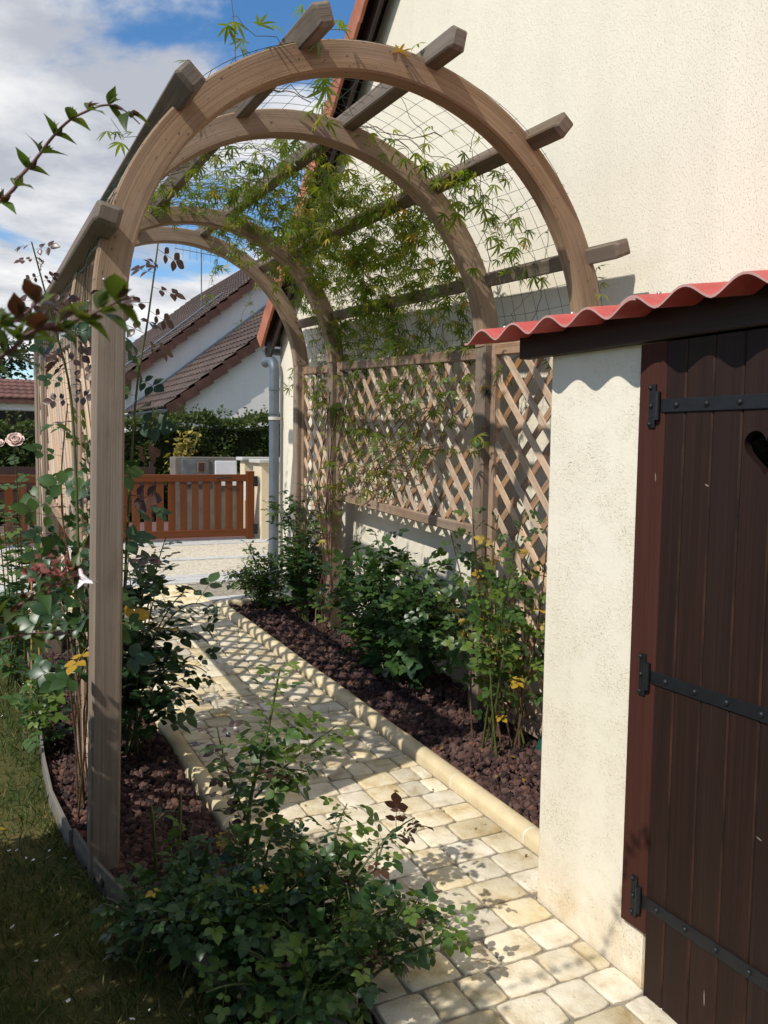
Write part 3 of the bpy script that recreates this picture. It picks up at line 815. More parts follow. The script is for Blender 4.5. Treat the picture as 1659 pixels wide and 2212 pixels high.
def t_pass(seed):
    r = random.Random(seed); parts = [([(0,-.006,0),(0,.006,0),(.34,-.005,.0),(.34,.005,.0)], [(0,2,3),(0,3,1)])]
    for a, ln in ((0,.74),(.62,.66),(-.62,.66),(1.25,.52),(-1.25,.52)):
        parts.append(blade(ln*r.uniform(.9,1.1), .125*ln/.7, LN, r.uniform(.1,.35), r.uniform(.1,.45), (.33,0,0), a+r.uniform(-.12,.12), r.uniform(-.2,.2)))
    return join(parts)
def t_abelia(seed):
    r = random.Random(seed); return join([blade(1, .46, (.08,.62,.95,1,.82,.55,.26,.03), r.uniform(.25,.55), r.uniform(.05,.3))])
def t_single(seed):
    r = random.Random(seed); return join([blade(1, .55, (.1,.9,1,.05), r.uniform(.1,.4), r.uniform(0,.2))])
def t_rough(seed):
    r = random.Random(seed); return join([blade(1, .6, (.1,1,.05), r.uniform(.1,.5), 0)])
TEMPL = {'rose': [t_rose(i) for i in range(6)], 'pass': [t_pass(i) for i in range(6)], 'abelia': [t_abelia(i) for i in range(4)], 'single': [t_single(i) for i in range(4)], 'rough': [t_rough(i) for i in range(3)]}
def stamp(name, kind, mats3, pos, mat, parent=None, tint=None, tid=None):
    """many leaves as ONE mesh; mats3 (k,3,3) with scale inside"""
    T = TEMPL[kind]; k = len(pos); tid = NR.integers(0, len(T), k) if tid is None else np.asarray(tid)
    VV = []; FF = []; TT = []; b = 0
    tint = NR.random(k) if tint is None else np.asarray(tint)
    for t, (v, f) in enumerate(T):
        sel = np.nonzero(tid == t)[0]
        if not len(sel): continue
        P = np.einsum('kij,nj->kni', mats3[sel], v)+pos[sel][:, None, :]
        n = len(v); VV.append(P.reshape(-1, 3)); fa = np.array(f)
        FF.append((fa[None]+(np.arange(len(sel))*n)[:, None, None]+b).reshape(-1, 3)); TT.append(np.repeat(tint[sel], n)); b += n*len(sel)
    me = bpy.data.meshes.new(name)
    VA = np.concatenate(VV).astype(np.float32); FA = np.concatenate(FF).astype(np.int32); TA = np.concatenate(TT).astype(np.float32)
    me.vertices.add(len(VA)); me.vertices.foreach_set('co', VA.ravel())
    me.loops.add(FA.size); me.loops.foreach_set('vertex_index', FA.ravel())
    me.polygons.add(len(FA)); me.polygons.foreach_set('loop_start', np.arange(0, FA.size, 3, dtype=np.int32))
    me.polygons.foreach_set('use_smooth', np.ones(len(FA), dtype=bool))
    at = me.attributes.new('tint', 'FLOAT', 'POINT'); at.data.foreach_set('value', TA)
    me.materials.append(mat); me.update(calc_edges=True); me.validate()
    return link(name, me, parent)
def frames_np(d, n):
    """columns: leaf direction, side, normal"""
    d = d/np.linalg.norm(d, axis=1, keepdims=True)
    n = n-(n*d).sum(1, keepdims=True)*d; n = n/np.maximum(np.linalg.norm(n, axis=1, keepdims=True), 1e-6)
    return np.stack([d, np.cross(n, d), n], axis=2)
def rand_leaves(k, size, up=.5, outward=None):
    d = NR.normal(size=(k, 3)); d[:, 2] = d[:, 2]*.6-.1
    if outward is not None: d = d+outward*1.2
    n = NR.normal(size=(k, 3))*.6; n[:, 2] += up
    s = size*NR.uniform(.7, 1.25, k)
    return frames_np(d, n)*s[:, None, None]

# ================================================================== beyond the garden
# gate leaves
def gate(x0, x1, hinge_right, label):
    YG = 11.2; gt = thing('gate', ((x0+x1)/2, YG, .3), label, 'gate', 'low timber gate leaves')
    zb = .345
    for xx in (x0+.055, x1-.055): timber('stile', (xx, YG, zb-.02), (xx, YG, 1.235), .11, .06, M_GATE, gt, (1,0,0), .008)
    timber('rail', (x0+.112, YG, 1.145), (x1-.112, YG, 1.145), .05, .095, M_GATE, gt, (0,1,0), .006)
    timber('rail', (x0+.112, YG, .41), (x1-.112, YG, .41), .05, .10, M_GATE, gt, (0,1,0), .006)
    n = int(round((x1-x0-.26)/.15)); pt = (x1-x0-.24)/n
    for i in range(n): xx = x0+.12+pt*(i+.5); timber('slat', (xx, YG, .462), (xx, YG, 1.096), .095, .024, M_GATE, gt, (1,0,0), .003)
    xx = x1+.012 if hinge_right else x0-.012
    for z in (.45, 1.1): box_obj('hinge', (xx-.03, YG-.045, z-.07), (xx+.03, YG-.033, z+.07), M_IRON, gt, .004)
    if hinge_right:
        h = MB().tube([(3.12,YG-.03,1.155),(3.14,YG-.06,1.15),(3.22,YG-.065,1.147),(3.29,YG-.06,1.15),(3.31,YG-.03,1.155)], .009, 8); h.obj('handle', M_IRON, gt, 60)
gate(1.73, 3.65, True, 'chestnut brown slatted gate leaf hinged on the cream pillar')
gate(-.21, 1.70, False, 'chestnut brown slatted gate leaf behind the left bushes')
def capped(name, lo, hi, label, cat, capout=.05, capz=.05, post=True):
    t = thing(name, ((lo[0]+hi[0])/2, (lo[1]+hi[1])/2, lo[2]), label, cat)
    box_obj('shaft' if post else 'wall', lo, hi, M_PILLAR, t, .006)
    box_obj('cap', (lo[0]-capout, lo[1]-capout, hi[2]+.001), (hi[0]+capout, hi[1]+capout, hi[2]+capz), M_CAP, t, .012)
    return t
capped('gate_pillar', (3.73,11.12,.1), (4.12,11.48,1.345), 'cream rendered gate pillar with pale flat cap', 'pillar')
capped('boundary_wall', (3.80,12.1,.1), (6.5,12.32,1.36), 'low cream boundary wall beyond the gate pillar', 'wall', post=False)
lb = thing('letter_box', (3.86,12.04,.85), 'small white letter box on the boundary wall', 'letter box')
box_obj('case', (3.80,12.0,.78), (3.95,12.095,1.08), M_METERW, lb, .006); box_obj('flap', (3.815,11.99,.99), (3.935,11.999,1.02), M_METERG, lb)
# concrete kiosk with two meter doors
mk = thing('meter_cabinet', (3.3,12.5,.34), 'grey concrete meter cabinet with one grey and one white door', 'cabinet')
box_obj('body', (2.86,12.4,.25), (3.78,12.75,1.40), M_CONC, mk, .01)
dg1 = box_obj('meter_door', (2.95,12.375,1.0), (3.35,12.399,1.37), M_METERG, mk, .01); tag(dg1, 'weathered grey meter door with small window')
box_obj('inspection_window', (3.19,12.368,1.19), (3.28,12.3745,1.32), M_BROWNF, dg1); box_obj('window_frame', (3.18,12.3715,1.18), (3.29,12.3748,1.33), M_CANE, dg1)
dg2 = box_obj('meter_door', (3.44,12.370,.98), (3.77,12.399,1.35), M_METERW, mk, .012); tag(dg2, 'clean white meter door')
box_obj('lock', (3.47,12.364,1.10), (3.485,12.3695,1.13), M_IRON, dg2)
# low brown fence in front of the hedge
lf = thing('low_fence', (2.2,14.2,.34), 'low dark brown board fence in front of the hedge', 'fence')
for i in range(4): timber('board', (-1, 14.2, .55+i*.19), (2.95, 14.2, .55+i*.19), .02, .17, M_BROWNF, lf, (0,1,0), .003)
for xx in (-.9, .4, 1.7, 2.9): timber('post', (xx, 14.24, .2), (xx, 14.24, 1.3), .07, .05, M_BROWNF, lf, (1,0,0), .004)

# hedge: woody core with leaves all over it
def hedge(name, x0, x1, y0, y1, z0, ztop, count, label, lm=L_HEDGE, size=.075):
    h = thing(name, ((x0+x1)/2, (y0+y1)/2, z0), label, 'hedge')
    core = MB(); n = 24; vs = []
    for i in range(n+1):
        x = x0+(x1-x0)*i/n; zt = ztop(x)-.16
        vs += [(x, y0+.16, z0), (x, y0+.14, zt-.05), (x, (y0+y1)/2, zt), (x, y1-.14, zt-.05), (x, y1-.16, z0)]
    core.add(vs, [(i*5+j, i*5+j+1, (i+1)*5+j+1, (i+1)*5+j) for i in range(n) for j in range(4)]); core.obj('branches', M_TWIG, h)
    k = count; X = NR.uniform(x0, x1, k); side = NR.random(k)
    zt = np.array([ztop(x) for x in X])+.05*np.sin(X*5.3)+.04*np.sin(X*13.1)
    top = side < .34
    bump_ = .09*np.sin(X*3.1+1)*np.sin(zt*0)+.0
    Z = np.where(top, zt-np.abs(NR.normal(0, .06, k)), z0+(zt-z0)*NR.random(k)**.8)
    wob = .08*np.sin(X*4.1+Z*5)+.06*np.sin(X*9.7-Z*7.3)
    Y = np.where(top, NR.uniform(y0, y1, k), y0+.05+wob+np.abs(NR.normal(0, .07, k)))
    out = np.where(top[:, None], np.array([[0,0,1.]]), np.array([[0,-1.,.2]]))
    m3 = rand_leaves(k, size, .3, out*.5)
    stf = stamp('foliage', 'rough', m3, np.stack([X, Y, Z], 1), lm, h); tag(stf, kind='stuff')
    # twigs sticking out at the top
    k2 = int((x1-x0)*16); X = NR.uniform(x0, x1, k2); zt = np.array([ztop(x) for x in X]); tw = MB(); P = []
    for x, z in zip(X, zt):
        yy = RNG.uniform(y0, y1); q = V(RNG.uniform(-.08,.08), RNG.uniform(-.05,.05), RNG.uniform(.08,.22)); tw.tube([(x,yy,z-.1), (x+q.x, yy+q.y, z+q.z)], .003, 3)
        for t in (.45,.6,.75,.9,1): P.append((x+q.x*t, yy+q.y*t, z-.1+(q.z+.1)*t))
    tw.obj('twigs', M_STEMB, h); P = np.array(P); stf = stamp('shoot_foliage', 'rough', rand_leaves(len(P), size*.8, .4), P, lm, h); tag(stf, kind='stuff')
    return h
M_TWIG = m_plain('hedge_core', (.020,.026,.011), .95, .1, 0, .4, 12, .03, 14)
hedge('hedge', 2.15, 8.2, 14.5, 15.7, .3, lambda x: 1.93+.075*(x-2.5)+.05*math.sin(x*2.3), 15000, 'clipped dark green hedge behind the meter cabinet')
hedge('hedge', -3.0, 2.12, 14.6, 15.6, .3, lambda x: 1.84+.05*math.sin(x*2), 9000, 'clipped dark green hedge across the street behind the rose bush')
ysb = thing('yellow_shrub', (3.42,14.4,.3), 'slender shrub with pale yellow leaves in front of the hedge', 'shrub')
MB().tube([(3.42,14.42,.3),(3.4,14.4,1.0),(3.43,14.36,1.75)], [.015,.01,.004], 5).obj('stem', M_STEMB, ysb)
k = 170; tt = NR.random(k); P = np.stack([3.36+.18*tt+NR.normal(0,.10,k), 14.34+NR.normal(0,.04,k), 1.15+.65*tt+NR.normal(0,.05,k)], 1)
L_PALEY = m_leaf('pale_yellow_leaf', [(0, (.38,.30,.07)), (1, (.55,.46,.15))], .5, .3, .3)
tag(stamp('foliage', 'rough', rand_leaves(k, .10, .4), P, L_PALEY, ysb), kind='stuff')

# neighbour's house: two stepped gables with brown tiles
def roof_courses(root, xa, za, slope, run, y0, y1, pitchw=.30, expo=.36, mat=M_ROOFN):
    nrm = V(-slope, 0, 1).normalized(); up = V(1, 0, slope).normalized(); n = int(run*math.hypot(1, slope)/expo)
    m = max(8, int((y1-y0)/pitchw)); seg = 6 if (y1-y0) < 8 else 4
    ny = m*seg; vs = []
    for rowk in range(3):
        for j in range(ny+1):
            y = y0+(y1-y0)*j/ny; wv = .5+.5*math.cos(2*math.pi*j/seg)
            if rowk == 0: p = V(0, y, 0)+nrm*(.0+.03*wv)
            elif rowk == 1: p = V(0, y, 0)+nrm*(.045+.035*wv)
            else: p = V(0, y, 0)+up*(expo+.03)+nrm*(.012+.03*wv)
            vs.append(p)
    W = ny+1
    fs = [(r*W+j, r*W+j+1, (r+1)*W+j+1, (r+1)*W+j) for r in range(2) for j in range(ny)]
    me = mk_mesh('tile_course', vs, fs, mat)
    for i in range(n): link('tile_course', me, root, Matrix.Translation(V(xa, 0, za)+up*(expo*i)))
def gable_house(root, xw, zw, slope, xr, y0, y1, eave, wallmat):
    zr = zw+(xr-xw)*slope; pr = [(xw,.0),(xw,zw),(xr,zr),(2*xr-xw,zw),(2*xr-xw,0)]
    m = MB().add([(a,y0,b) for a,b in pr]+[(a,y1,b) for a,b in pr], [(0,1,2,3,4),(9,8,7,6,5),(0,5,6,1),(3,8,9,4)]); wl = m.obj('wall', wallmat, root)
    xe, ze = xw-eave, zw-eave*slope+.06; th = .10; ov = .13
    for s in (1, -1):
        q = [(xe,ze),(xr,ze+(xr-xe)*slope),(xr,ze+(xr-xe)*slope-th),(xe,ze-th)]
        q = [(a if s > 0 else 2*xr-a, b) for a,b in q]
        m = MB().add([(a,y0-ov,b) for a,b in q]+[(a,y1+.05,b) for a,b in q], [(0,1,2,3),(7,6,5,4),(0,4,5,1),(2,6,7,3),(3,7,4,0)])
        rf = m.obj('roof', M_VERGEN, root)
        if s > 0: roof = rf
    roof_courses(roof, xe-.03, ze+.012, slope, xr-xe, y0-ov, y1)
    # verge board
    L = math.hypot(xr-xe, (xr-xe)*slope); up = V(1,0,slope).normalized()
    nv = int(L/.42)
    vb = MB().box((0,-.05,-.13),(.41,.06,.075)); vme = mk_mesh('verge_tile', vb.v, vb.f, M_VERGEN)
    Mr = Matrix((up, V(0,1,0), V(-slope,0,1).normalized())).transposed().to_4x4()
    for i in range(nv): link('verge_tile', vme, roof, Matrix.Translation(V(xe,y0-ov-.03,ze)+up*(.42*i)) @ Mr @ Matrix.Rotation(.13, 4, 'Y'))
    gp = [(math.cos(a)*.075, -math.sin(a)*.075) for a in [math.pi*i/6 for i in range(7)]]
    gm = MB().add([(xe-.06+a, y0-ov-.02, ze-.02+b) for a,b in gp]+[(xe-.06+a, y1, ze-.02+b) for a,b in gp], [(i,i+1,i+8,i+7) for i in range(6)]+[tuple(range(7))]); gm.obj('gutter', M_ZINC, roof, 40)
    return wl, roof
nb = thing('neighbour_house', (7,22,0), 'white rendered house with two stepped brown tiled roofs across the street', 'house')
wl, rf = gable_house(nb, 4.83, 2.66, .785, 10.2, 20, 25, .42, M_WHITEW)
box_obj('flashing', (4.35,24.93,2.3), (4.36,24.96,2.31), M_ZINC, rf)
upv = V(1,0,.785).normalized()
timber('flashing', V(4.4,24.93,2.47), V(4.4,24.93,2.47)+upv*6.8, .10, .16, M_ZINC, rf, (0,1,0))
wl2, rf2 = gable_house(nb, 4.55, 3.50, .81, 11.5, 25.02, 44, .5, M_WHITEW)
up2 = V(1,0,.81).normalized(); nr2 = V(-.81,0,1).normalized()
p0 = V(4.55,28.0,3.5)+nr2*.16
timber('flashing', p0, p0+up2*4.6, .22, .05, M_ZINC, rf2, (0,1,0))
box_obj('side_window', (4.815,20.8,1.2), (4.829,22.2,2.2), M_BLACK, wl)
tag(nb, None)
ant = thing('tv_antenna', (7.86,30,6.2), 'thin television antenna on the neighbouring roof', 'antenna')
MB().tube([(7.86,30,6.2),(7.86,30,9.1)], .02, 6).obj('mast', M_ZINC, ant)
MB().tube([(6.93,29.95,8.23),(8.5,29.95,8.12)], .014, 5).obj('boom', M_ZINC, ant)
for i in range(7):
    x = 6.97+i*.24; z = 8.225-.07*(x-6.93); MB().tube([(x,29.95,z-.28),(x,29.95,z+.28)], .006, 4).obj('element', M_ZINC, ant)
# low house at the far left
fh = thing('far_house', (1.0,30,0), 'low house with red tiled roof and dark garage front far left', 'house')
box_obj('wall', (-4,30,0), (2.75,34,2.78), M_WHITEW, fh)
box_obj('garage_door', (-3.5,29.96,.2), (2.5,29.99,2.55), M_BLACK, fh); box_obj('lintel', (-4.05,29.86,2.58), (2.82,29.955,2.95), M_METERW, fh)
m = MB(); q = [(29.6,2.93),(31.5,3.62),(34.4,2.8),(29.6,2.78)]
m.add([(-4.3,a,b) for a,b in q]+[(3.0,a,b) for a,b in q], [(3,2,1,0),(4,5,6,7),(0,1,5,4),(2,3,7,6),(0,4,7,3),(1,2,6,5)])
rfh = m.obj('roof', M_ROOFR, fh)
W = 7.3/.22; n = int(W)*4; 
for i in range(5):
    vs = []; 
    for rr in range(3):
        for j in range(n+1):
            x = -4.3+7.3*j/n; wv = .5+.5*math.cos(2*math.pi*j/4); y = 29.58+.38*i; z = 2.95+.363*(y-29.6)
            vs.append([(x, y, z+.02*wv), (x, y, z+.04+.03*wv), (x, y+.41, z+.16+.02*wv)][rr])
    link('tile_course', mk_mesh('tile_course', vs, [(r*(n+1)+j, r*(n+1)+j+1, (r+1)*(n+1)+j+1, (r+1)*(n+1)+j) for r in range(2) for j in range(n)], M_ROOFR), rfh)
# trees beyond
def tree(x, y, h, rad, label, seed):
    t = thing('tree', (x,y,.3), label, 'tree', 'trees beyond the houses'); r = random.Random(seed)
    tr = MB().tube([(x,y,.2),(x+.1,y,h*.3),(x-.1,y+.1,h*.55),(x,y,h*.9)], [.28,.22,.14,.03], 8)
    cl = []
    for i in range(15):
        a = r.uniform(0,6.28); q = V(math.cos(a)*rad*r.uniform(.3,.85), math.sin(a)*rad*r.uniform(.3,.85), h*r.uniform(.4,.95)); cl.append((V(x,y,0)+q, rad*r.uniform(.28,.5)))
        tr.tube([(x,y,h*.35+r.uniform(0,.3)*h), V(x,y,0)+q*.7+V(0,0,q.z*.2), V(x,y,0)+q], [.07,.04,.015], 5)
    tr.obj('trunk', M_STEMB, t)
    P = []; 
    for c, rr in cl:
        v = NR.normal(size=(420,3)); v /= np.linalg.norm(v,axis=1,keepdims=True); P.append(np.array(c)+v*rr*NR.uniform(.5,1.05,(420,1)))
    P = np.concatenate(P); tag(stamp('crown', 'rough', rand_leaves(len(P), .24, .4), P, L_TREE, t), kind='stuff')
tree(1.2, 44, 6.6, 2.6, 'dark leafy tree behind the far red roof', 3)
tree(-3.5, 42, 7.2, 3.0, 'dark leafy tree standing further left beyond the red roof', 5)
# ================================================================== plants
def bez(p0, p1, p2, n=10):
    p0, p1, p2 = Vector(p0), Vector(p1), Vector(p2)
    return [p0*(1-t)**2+p1*2*t*(1-t)+p2*t*t for t in [i/n for i in range(n+1)]]
def smooth_path(pts, n=5):
    pts = [Vector(p) for p in pts]; out = []
    for i in range(len(pts)-1):
        a = pts[max(0,i-1)]; b = pts[i]; c = pts[i+1]; d = pts[min(len(pts)-1,i+2)]
        for k in range(n):
            t = k/n; out.append(.5*((2*b)+(c-a)*t+(2*a-5*b+4*c-d)*t*t+(3*b-a-3*c+d)*t**3))
    out.append(pts[-1]); return out
def img(x, y, depth):          # a point in the garden seen in that direction, `depth` metres ahead of the lens
    return CAM+(FW+CR*((x-829.5)/1853)+CU*((1106-y)/1853))*depth
def seen(p):
    v = p-CAM; z = v.dot(FW)
    if z < .1: return False
    return abs(v.dot(CR)/z*1853) < 860 and abs(v.dot(CU)/z*1853) < 1130
LEAF_ME = {}
class Plant:
    def __init__(s, name, base, label, cat, tmpl, group=None):
        s.root = thing(name, base, label, cat, group); s.lv = []; s.tm = tmpl; s.wood = []
    def leaf(s, p, d, n, size, mat): s.lv.append((Vector(p), Vector(d), Vector(n), size, mat))
    def stem(s, pts, r0, r1, mat=None, n=6):
        k = len(pts); mb = MB().tube(pts, [r0+(r1-r0)*i/(k-1) for i in range(k)], n); s.wood.append((mat or M_STEMG, mb)); return mb
    def cane(s, pts, r0=.006, r1=.002, start=.15, gap=.05, size=.12, mats=((L_ROSE,1),), tipmat=None, spread=1.0, stem=None, thorns=False, droop=-.15, nz=1.0):
        mb = s.stem(pts, r0, r1, stem)
        L = sum((b-a).length for a, b in zip(pts, pts[1:])); d = 0; nxt = L*start; ph = RNG.uniform(0, 6.28)
        for a, b in zip(pts, pts[1:]):
            seg = (b-a).length; t = (b-a).normalized()
            while d+seg >= nxt:
                p = a+t*(nxt-d); ph += 2.4+RNG.uniform(-.5,.5)
                o = t.orthogonal().normalized(); o = (Matrix.Rotation(ph, 3, t) @ o)
                dd = (o*spread+t*.45+V(0,0,droop+RNG.uniform(-.25,.25))).normalized()
                f = nxt/L; mt = RNG.choices([m for m, _ in mats], [w for _, w in mats])[0]
                sz = size*1.34*RNG.uniform(.72,1.15)*(1 if f < .85 else .72)
                if tipmat and f > RNG.uniform(.72,.9): mt = tipmat
                s.leaf(p, dd, V(RNG.uniform(-.5,.5), RNG.uniform(-.5,.5)-(.55 if nz < .9 else 0), nz), sz, mt)
                nxt += gap*RNG.uniform(.6,1.4)
            d += seg
        if thorns:
            for i in range(int(L/.03)):
                q = RNG.random()*.98; k = int(q*(len(pts)-1)); p = pts[k].lerp(pts[k+1], RNG.random()); o = V(RNG.gauss(0,1), RNG.gauss(0,1), .2).normalized()
                mb.tube([p, p+o*.013], [.0022,.0003], 4)
    def done(s, nobj=300):
        for m, mb in s.wood: mb.obj('stem', m, s.root, 60)
        pri = sorted(range(len(s.lv)), key=lambda i: (0 if seen(s.lv[i][0]) else 1, (s.lv[i][0]-CAM).length/s.lv[i][3]))
        one = set(pri[:nobj]); rest = {}
        T = TEMPL[s.tm]
        for i, (p, d, n, sz, mt) in enumerate(s.lv):
            d = d.normalized(); n = (n-d*n.dot(d)); n = n.normalized() if n.length > 1e-4 else d.orthogonal().normalized(); y = n.cross(d)
            if i in one:
                k = RNG.randrange(len(T)); key = (s.tm, k, mt.name)
                if key not in LEAF_ME: LEAF_ME[key] = mk_mesh('leaf', T[k][0], T[k][1], mt, None, None, 180)
                M = Matrix((d*sz, y*sz, n*sz)).transposed().to_4x4(); M.translation = p
                link('leaf', LEAF_ME[key], s.root, M)
            else:
                rest.setdefault(mt.name, (mt, [], []))[1].append(np.array(Matrix((d*sz, y*sz, n*sz)).transposed())); rest[mt.name][2].append(tuple(p))
        for mt, ms, ps in rest.values():
            tag(stamp('foliage', s.tm, np.array(ms), np.array(ps), mt, s.root), kind='stuff')
        return s.root

def dome_bush(pl, base, ctr, rx, ry, rz, ncane, mats, size, gap=.05, tip=None, r0=.006, low=.1, branches=2, thorns=True):
    base = Vector(base); ctr = Vector(ctr)
    for i in range(ncane):
        th = 6.283*(i*.618 % 1)+RNG.uniform(-.2,.2); el = math.acos(1-RNG.uniform(0, 1-low)) 
        e = ctr+V(math.cos(th)*math.sin(el)*rx, math.sin(th)*math.sin(el)*ry, math.cos(el)*rz)*RNG.uniform(.8,1.05)
        b = base+V(RNG.uniform(-.07,.07), RNG.uniform(-.07,.07), 0)
        mid = (b+e)/2+V(0,0,RNG.uniform(.05,.18)*rz*2)
        pts = bez(b, mid, e, 9); pl.cane(pts, r0, .0022, .3, gap, size, mats, tip, thorns=thorns, stem=M_STEMG)
        for j in range(branches):
            q = pts[RNG.randrange(3, 8)]; o = V(RNG.uniform(-1,1), RNG.uniform(-1,1), RNG.uniform(.1,1)).normalized()*RNG.uniform(.1,.25)*(rx+ry)
            pl.cane(bez(q, q+o*.5+V(0,0,.03), q+o, 5), .003, .0015, .2, gap*.9, size*.9, mats, tip)

# --- near rose at the foot of the picture
p = Plant('rose_bush', (.85,2.35,0), 'bushy dark green rose spilling onto the path in the foreground', 'rose bush', 'rose', 'roses planted along the pergola')
MIX = ((L_ROSE,7),(L_ROSED,4),(L_RED,.4),(L_LIGHT,1))
dome_bush(p, (.78,2.42,0), (.80,2.40,.10), .40, .36, .36, 23, MIX, .092, .034, None, low=.0)
dome_bush(p, (.62,2.62,0), (.60,2.62,.06), .26, .24, .28, 11, ((L_ROSED,8),(L_ROSE,3)), .095, .036, None, low=.0)
dome_bush(p, (.84,2.10,0), (.84,2.08,.05), .34, .26, .32, 13, MIX, .09, .034, None, low=.0)
dome_bush(p, (1.0,2.22,0), (1.02,2.20,.06), .32, .26, .42, 10, ((L_ROSE,5),(L_ROSED,3),(L_LIGHT,2),(L_RED,.6)), .085, .032, L_LIGHT, low=.0)
p.cane(smooth_path([(.80,2.5,.02),(.80,2.5,.45),(.86,2.5,.70),(.90,2.5,.90)]), .008, .003, .35, .013, .10, ((L_ROSE,5),(L_LIGHT,3),(L_RED,1.2)), L_LIGHT, thorns=True)
p.cane(bez((.82,2.5,.5),(.95,2.5,.62),(1.09,2.48,.70)), .004, .002, .15, .017, .085, ((L_ROSE,3),(L_LIGHT,3)), L_LIGHT, thorns=True)
p.cane(bez((.80,2.5,.42),(.72,2.5,.62),(.70,2.5,.74)), .004, .002, .2, .018, .09, ((L_ROSE,4),(L_RED,2)), L_RED, thorns=True)
p.cane(bez((.81,2.5,.55),(.86,2.45,.62),(.97,2.44,.58)), .004, .002, .2, .016, .09, ((L_ROSE,4),(L_LIGHT,2)), None)
p.cane(bez((.95,2.3,.1),(1.1,2.25,.42),(1.27,2.28,.44)), .005, .002, .3, .017, .095, ((L_ROSE,4),(L_RED,1.2),(L_LIGHT,1)), L_RED, thorns=True)
p.cane(bez((.95,2.3,.1),(1.05,2.4,.42),(1.10,2.42,.46)), .005, .002, .3, .017, .095, ((L_ROSE,4),(L_LIGHT,2)), L_LIGHT, thorns=True)
p.cane(bez((1.0,2.2,.05),(1.2,2.15,.25),(1.34,2.08,.14)), .005, .002, .3, .017, .09, ((L_ROSE,4),(L_LIGHT,2)), L_LIGHT, thorns=True)
for i in range(6): p.leaf((.5+RNG.random()*.5, 2.2+RNG.random()*.4, .3+RNG.random()*.12), (RNG.uniform(-1,1),RNG.uniform(-1,1),0), (0,-.3,1), .06, L_YEL)
p.done(300)
p = Plant('rose_bush', (.62,3.0,0), 'bare thorny rose canes rising from the gravel behind the near post', 'rose bush', 'rose', 'roses planted along the pergola')
for (a, b) in (((.62,3.02,0),(.60,3.0,.32)), ((.68,2.98,0),(.70,2.98,.36)), ((.60,3.0,0),(.52,3.0,.13))):
    p.cane(bez(a, (Vector(a)+Vector(b))/2+V(.01,0,.02), b, 6), .008, .0055, .8, .1, .07, ((L_ROSED,1),), thorns=True)
p.done(300)

# --- climbing rose on the near lawn-side lattice
p = Plant('climbing_rose', (.47,3.65,.0), 'climbing rose with large glossy leaves on the near lawn-side lattice', 'climbing rose', 'rose', 'roses planted along the pergola')
CM = ((L_ROSED,5),(L_ROSE,4),(L_RED,.1),(L_YEL,.12))
for i in range(6):
    y0 = RNG.uniform(3.4,4.0); x0 = RNG.uniform(.40,.50); h = RNG.uniform(1.2,2.05)
    p.cane(smooth_path([(x0,y0,.03),(x0+RNG.uniform(-.08,.06),y0+RNG.uniform(-.12,.1),h*.4),(x0+RNG.uniform(-.10,.08),3.65+RNG.uniform(-.3,.25),h*.75),(x0+RNG.uniform(-.14,.05),3.62+RNG.uniform(-.3,.25),h)]), .005, .0025, .48, .052, .15, CM, thorns=True, spread=.9, stem=M_STEMB, nz=.35, droop=-.4)
p.cane(smooth_path([(.58,3.62,.2),(.62,3.6,1.0),(.66,3.55,1.75),(.71,3.53,2.1),(.745,3.5,2.39)]), .007, .003, .35, .05, .15, ((L_ROSED,4),(L_RED,2)), L_RED, spread=.8, nz=.15, droop=-.5)
p.cane(smooth_path([(.42,3.42,1.2),(.40,3.4,1.75),(.33,3.35,2.05),(.265,3.32,2.30)]), .006, .0025, .5, .022, .10, ((L_RED,3),(L_ROSED,1)), L_RED, spread=.8, nz=.15, droop=-.4)
p.cane(smooth_path([(.43,3.5,.55),(.41,3.75,.85),(.36,4.3,1.05),(.33,4.8,1.22)]), .005, .0025, .3, .10, .12, ((L_ROSED,2),(L_RED,2)), L_RED, stem=M_STEMB, thorns=True)
p.done(300)
# --- dark rose inside the pergola, right of the near post
p = Plant('rose_bush', (.74,4.25,.06), 'dark leafy rose inside the pergola just right of the near post', 'rose bush', 'rose', 'roses planted along the pergola')
dome_bush(p, (.72,4.2,.05), (.80,4.2,.45), .22, .36, .82, 17, ((L_ROSED,6),(L_ROSE,1),(L_YEL,.2)), .17, .046, None, low=.0, branches=1)
p.cane(bez((.76,4.1,.5),(.95,4.05,.95),(1.10,4.0,.80)), .005, .002, .25, .05, .15, ((L_ROSED,1),)); p.cane(bez((.76,4.1,.4),(.95,4.05,.62),(1.07,4.0,.50)), .005, .002, .25, .05, .13, ((L_ROSED,1),(L_YEL,.15)))
p.done(300)
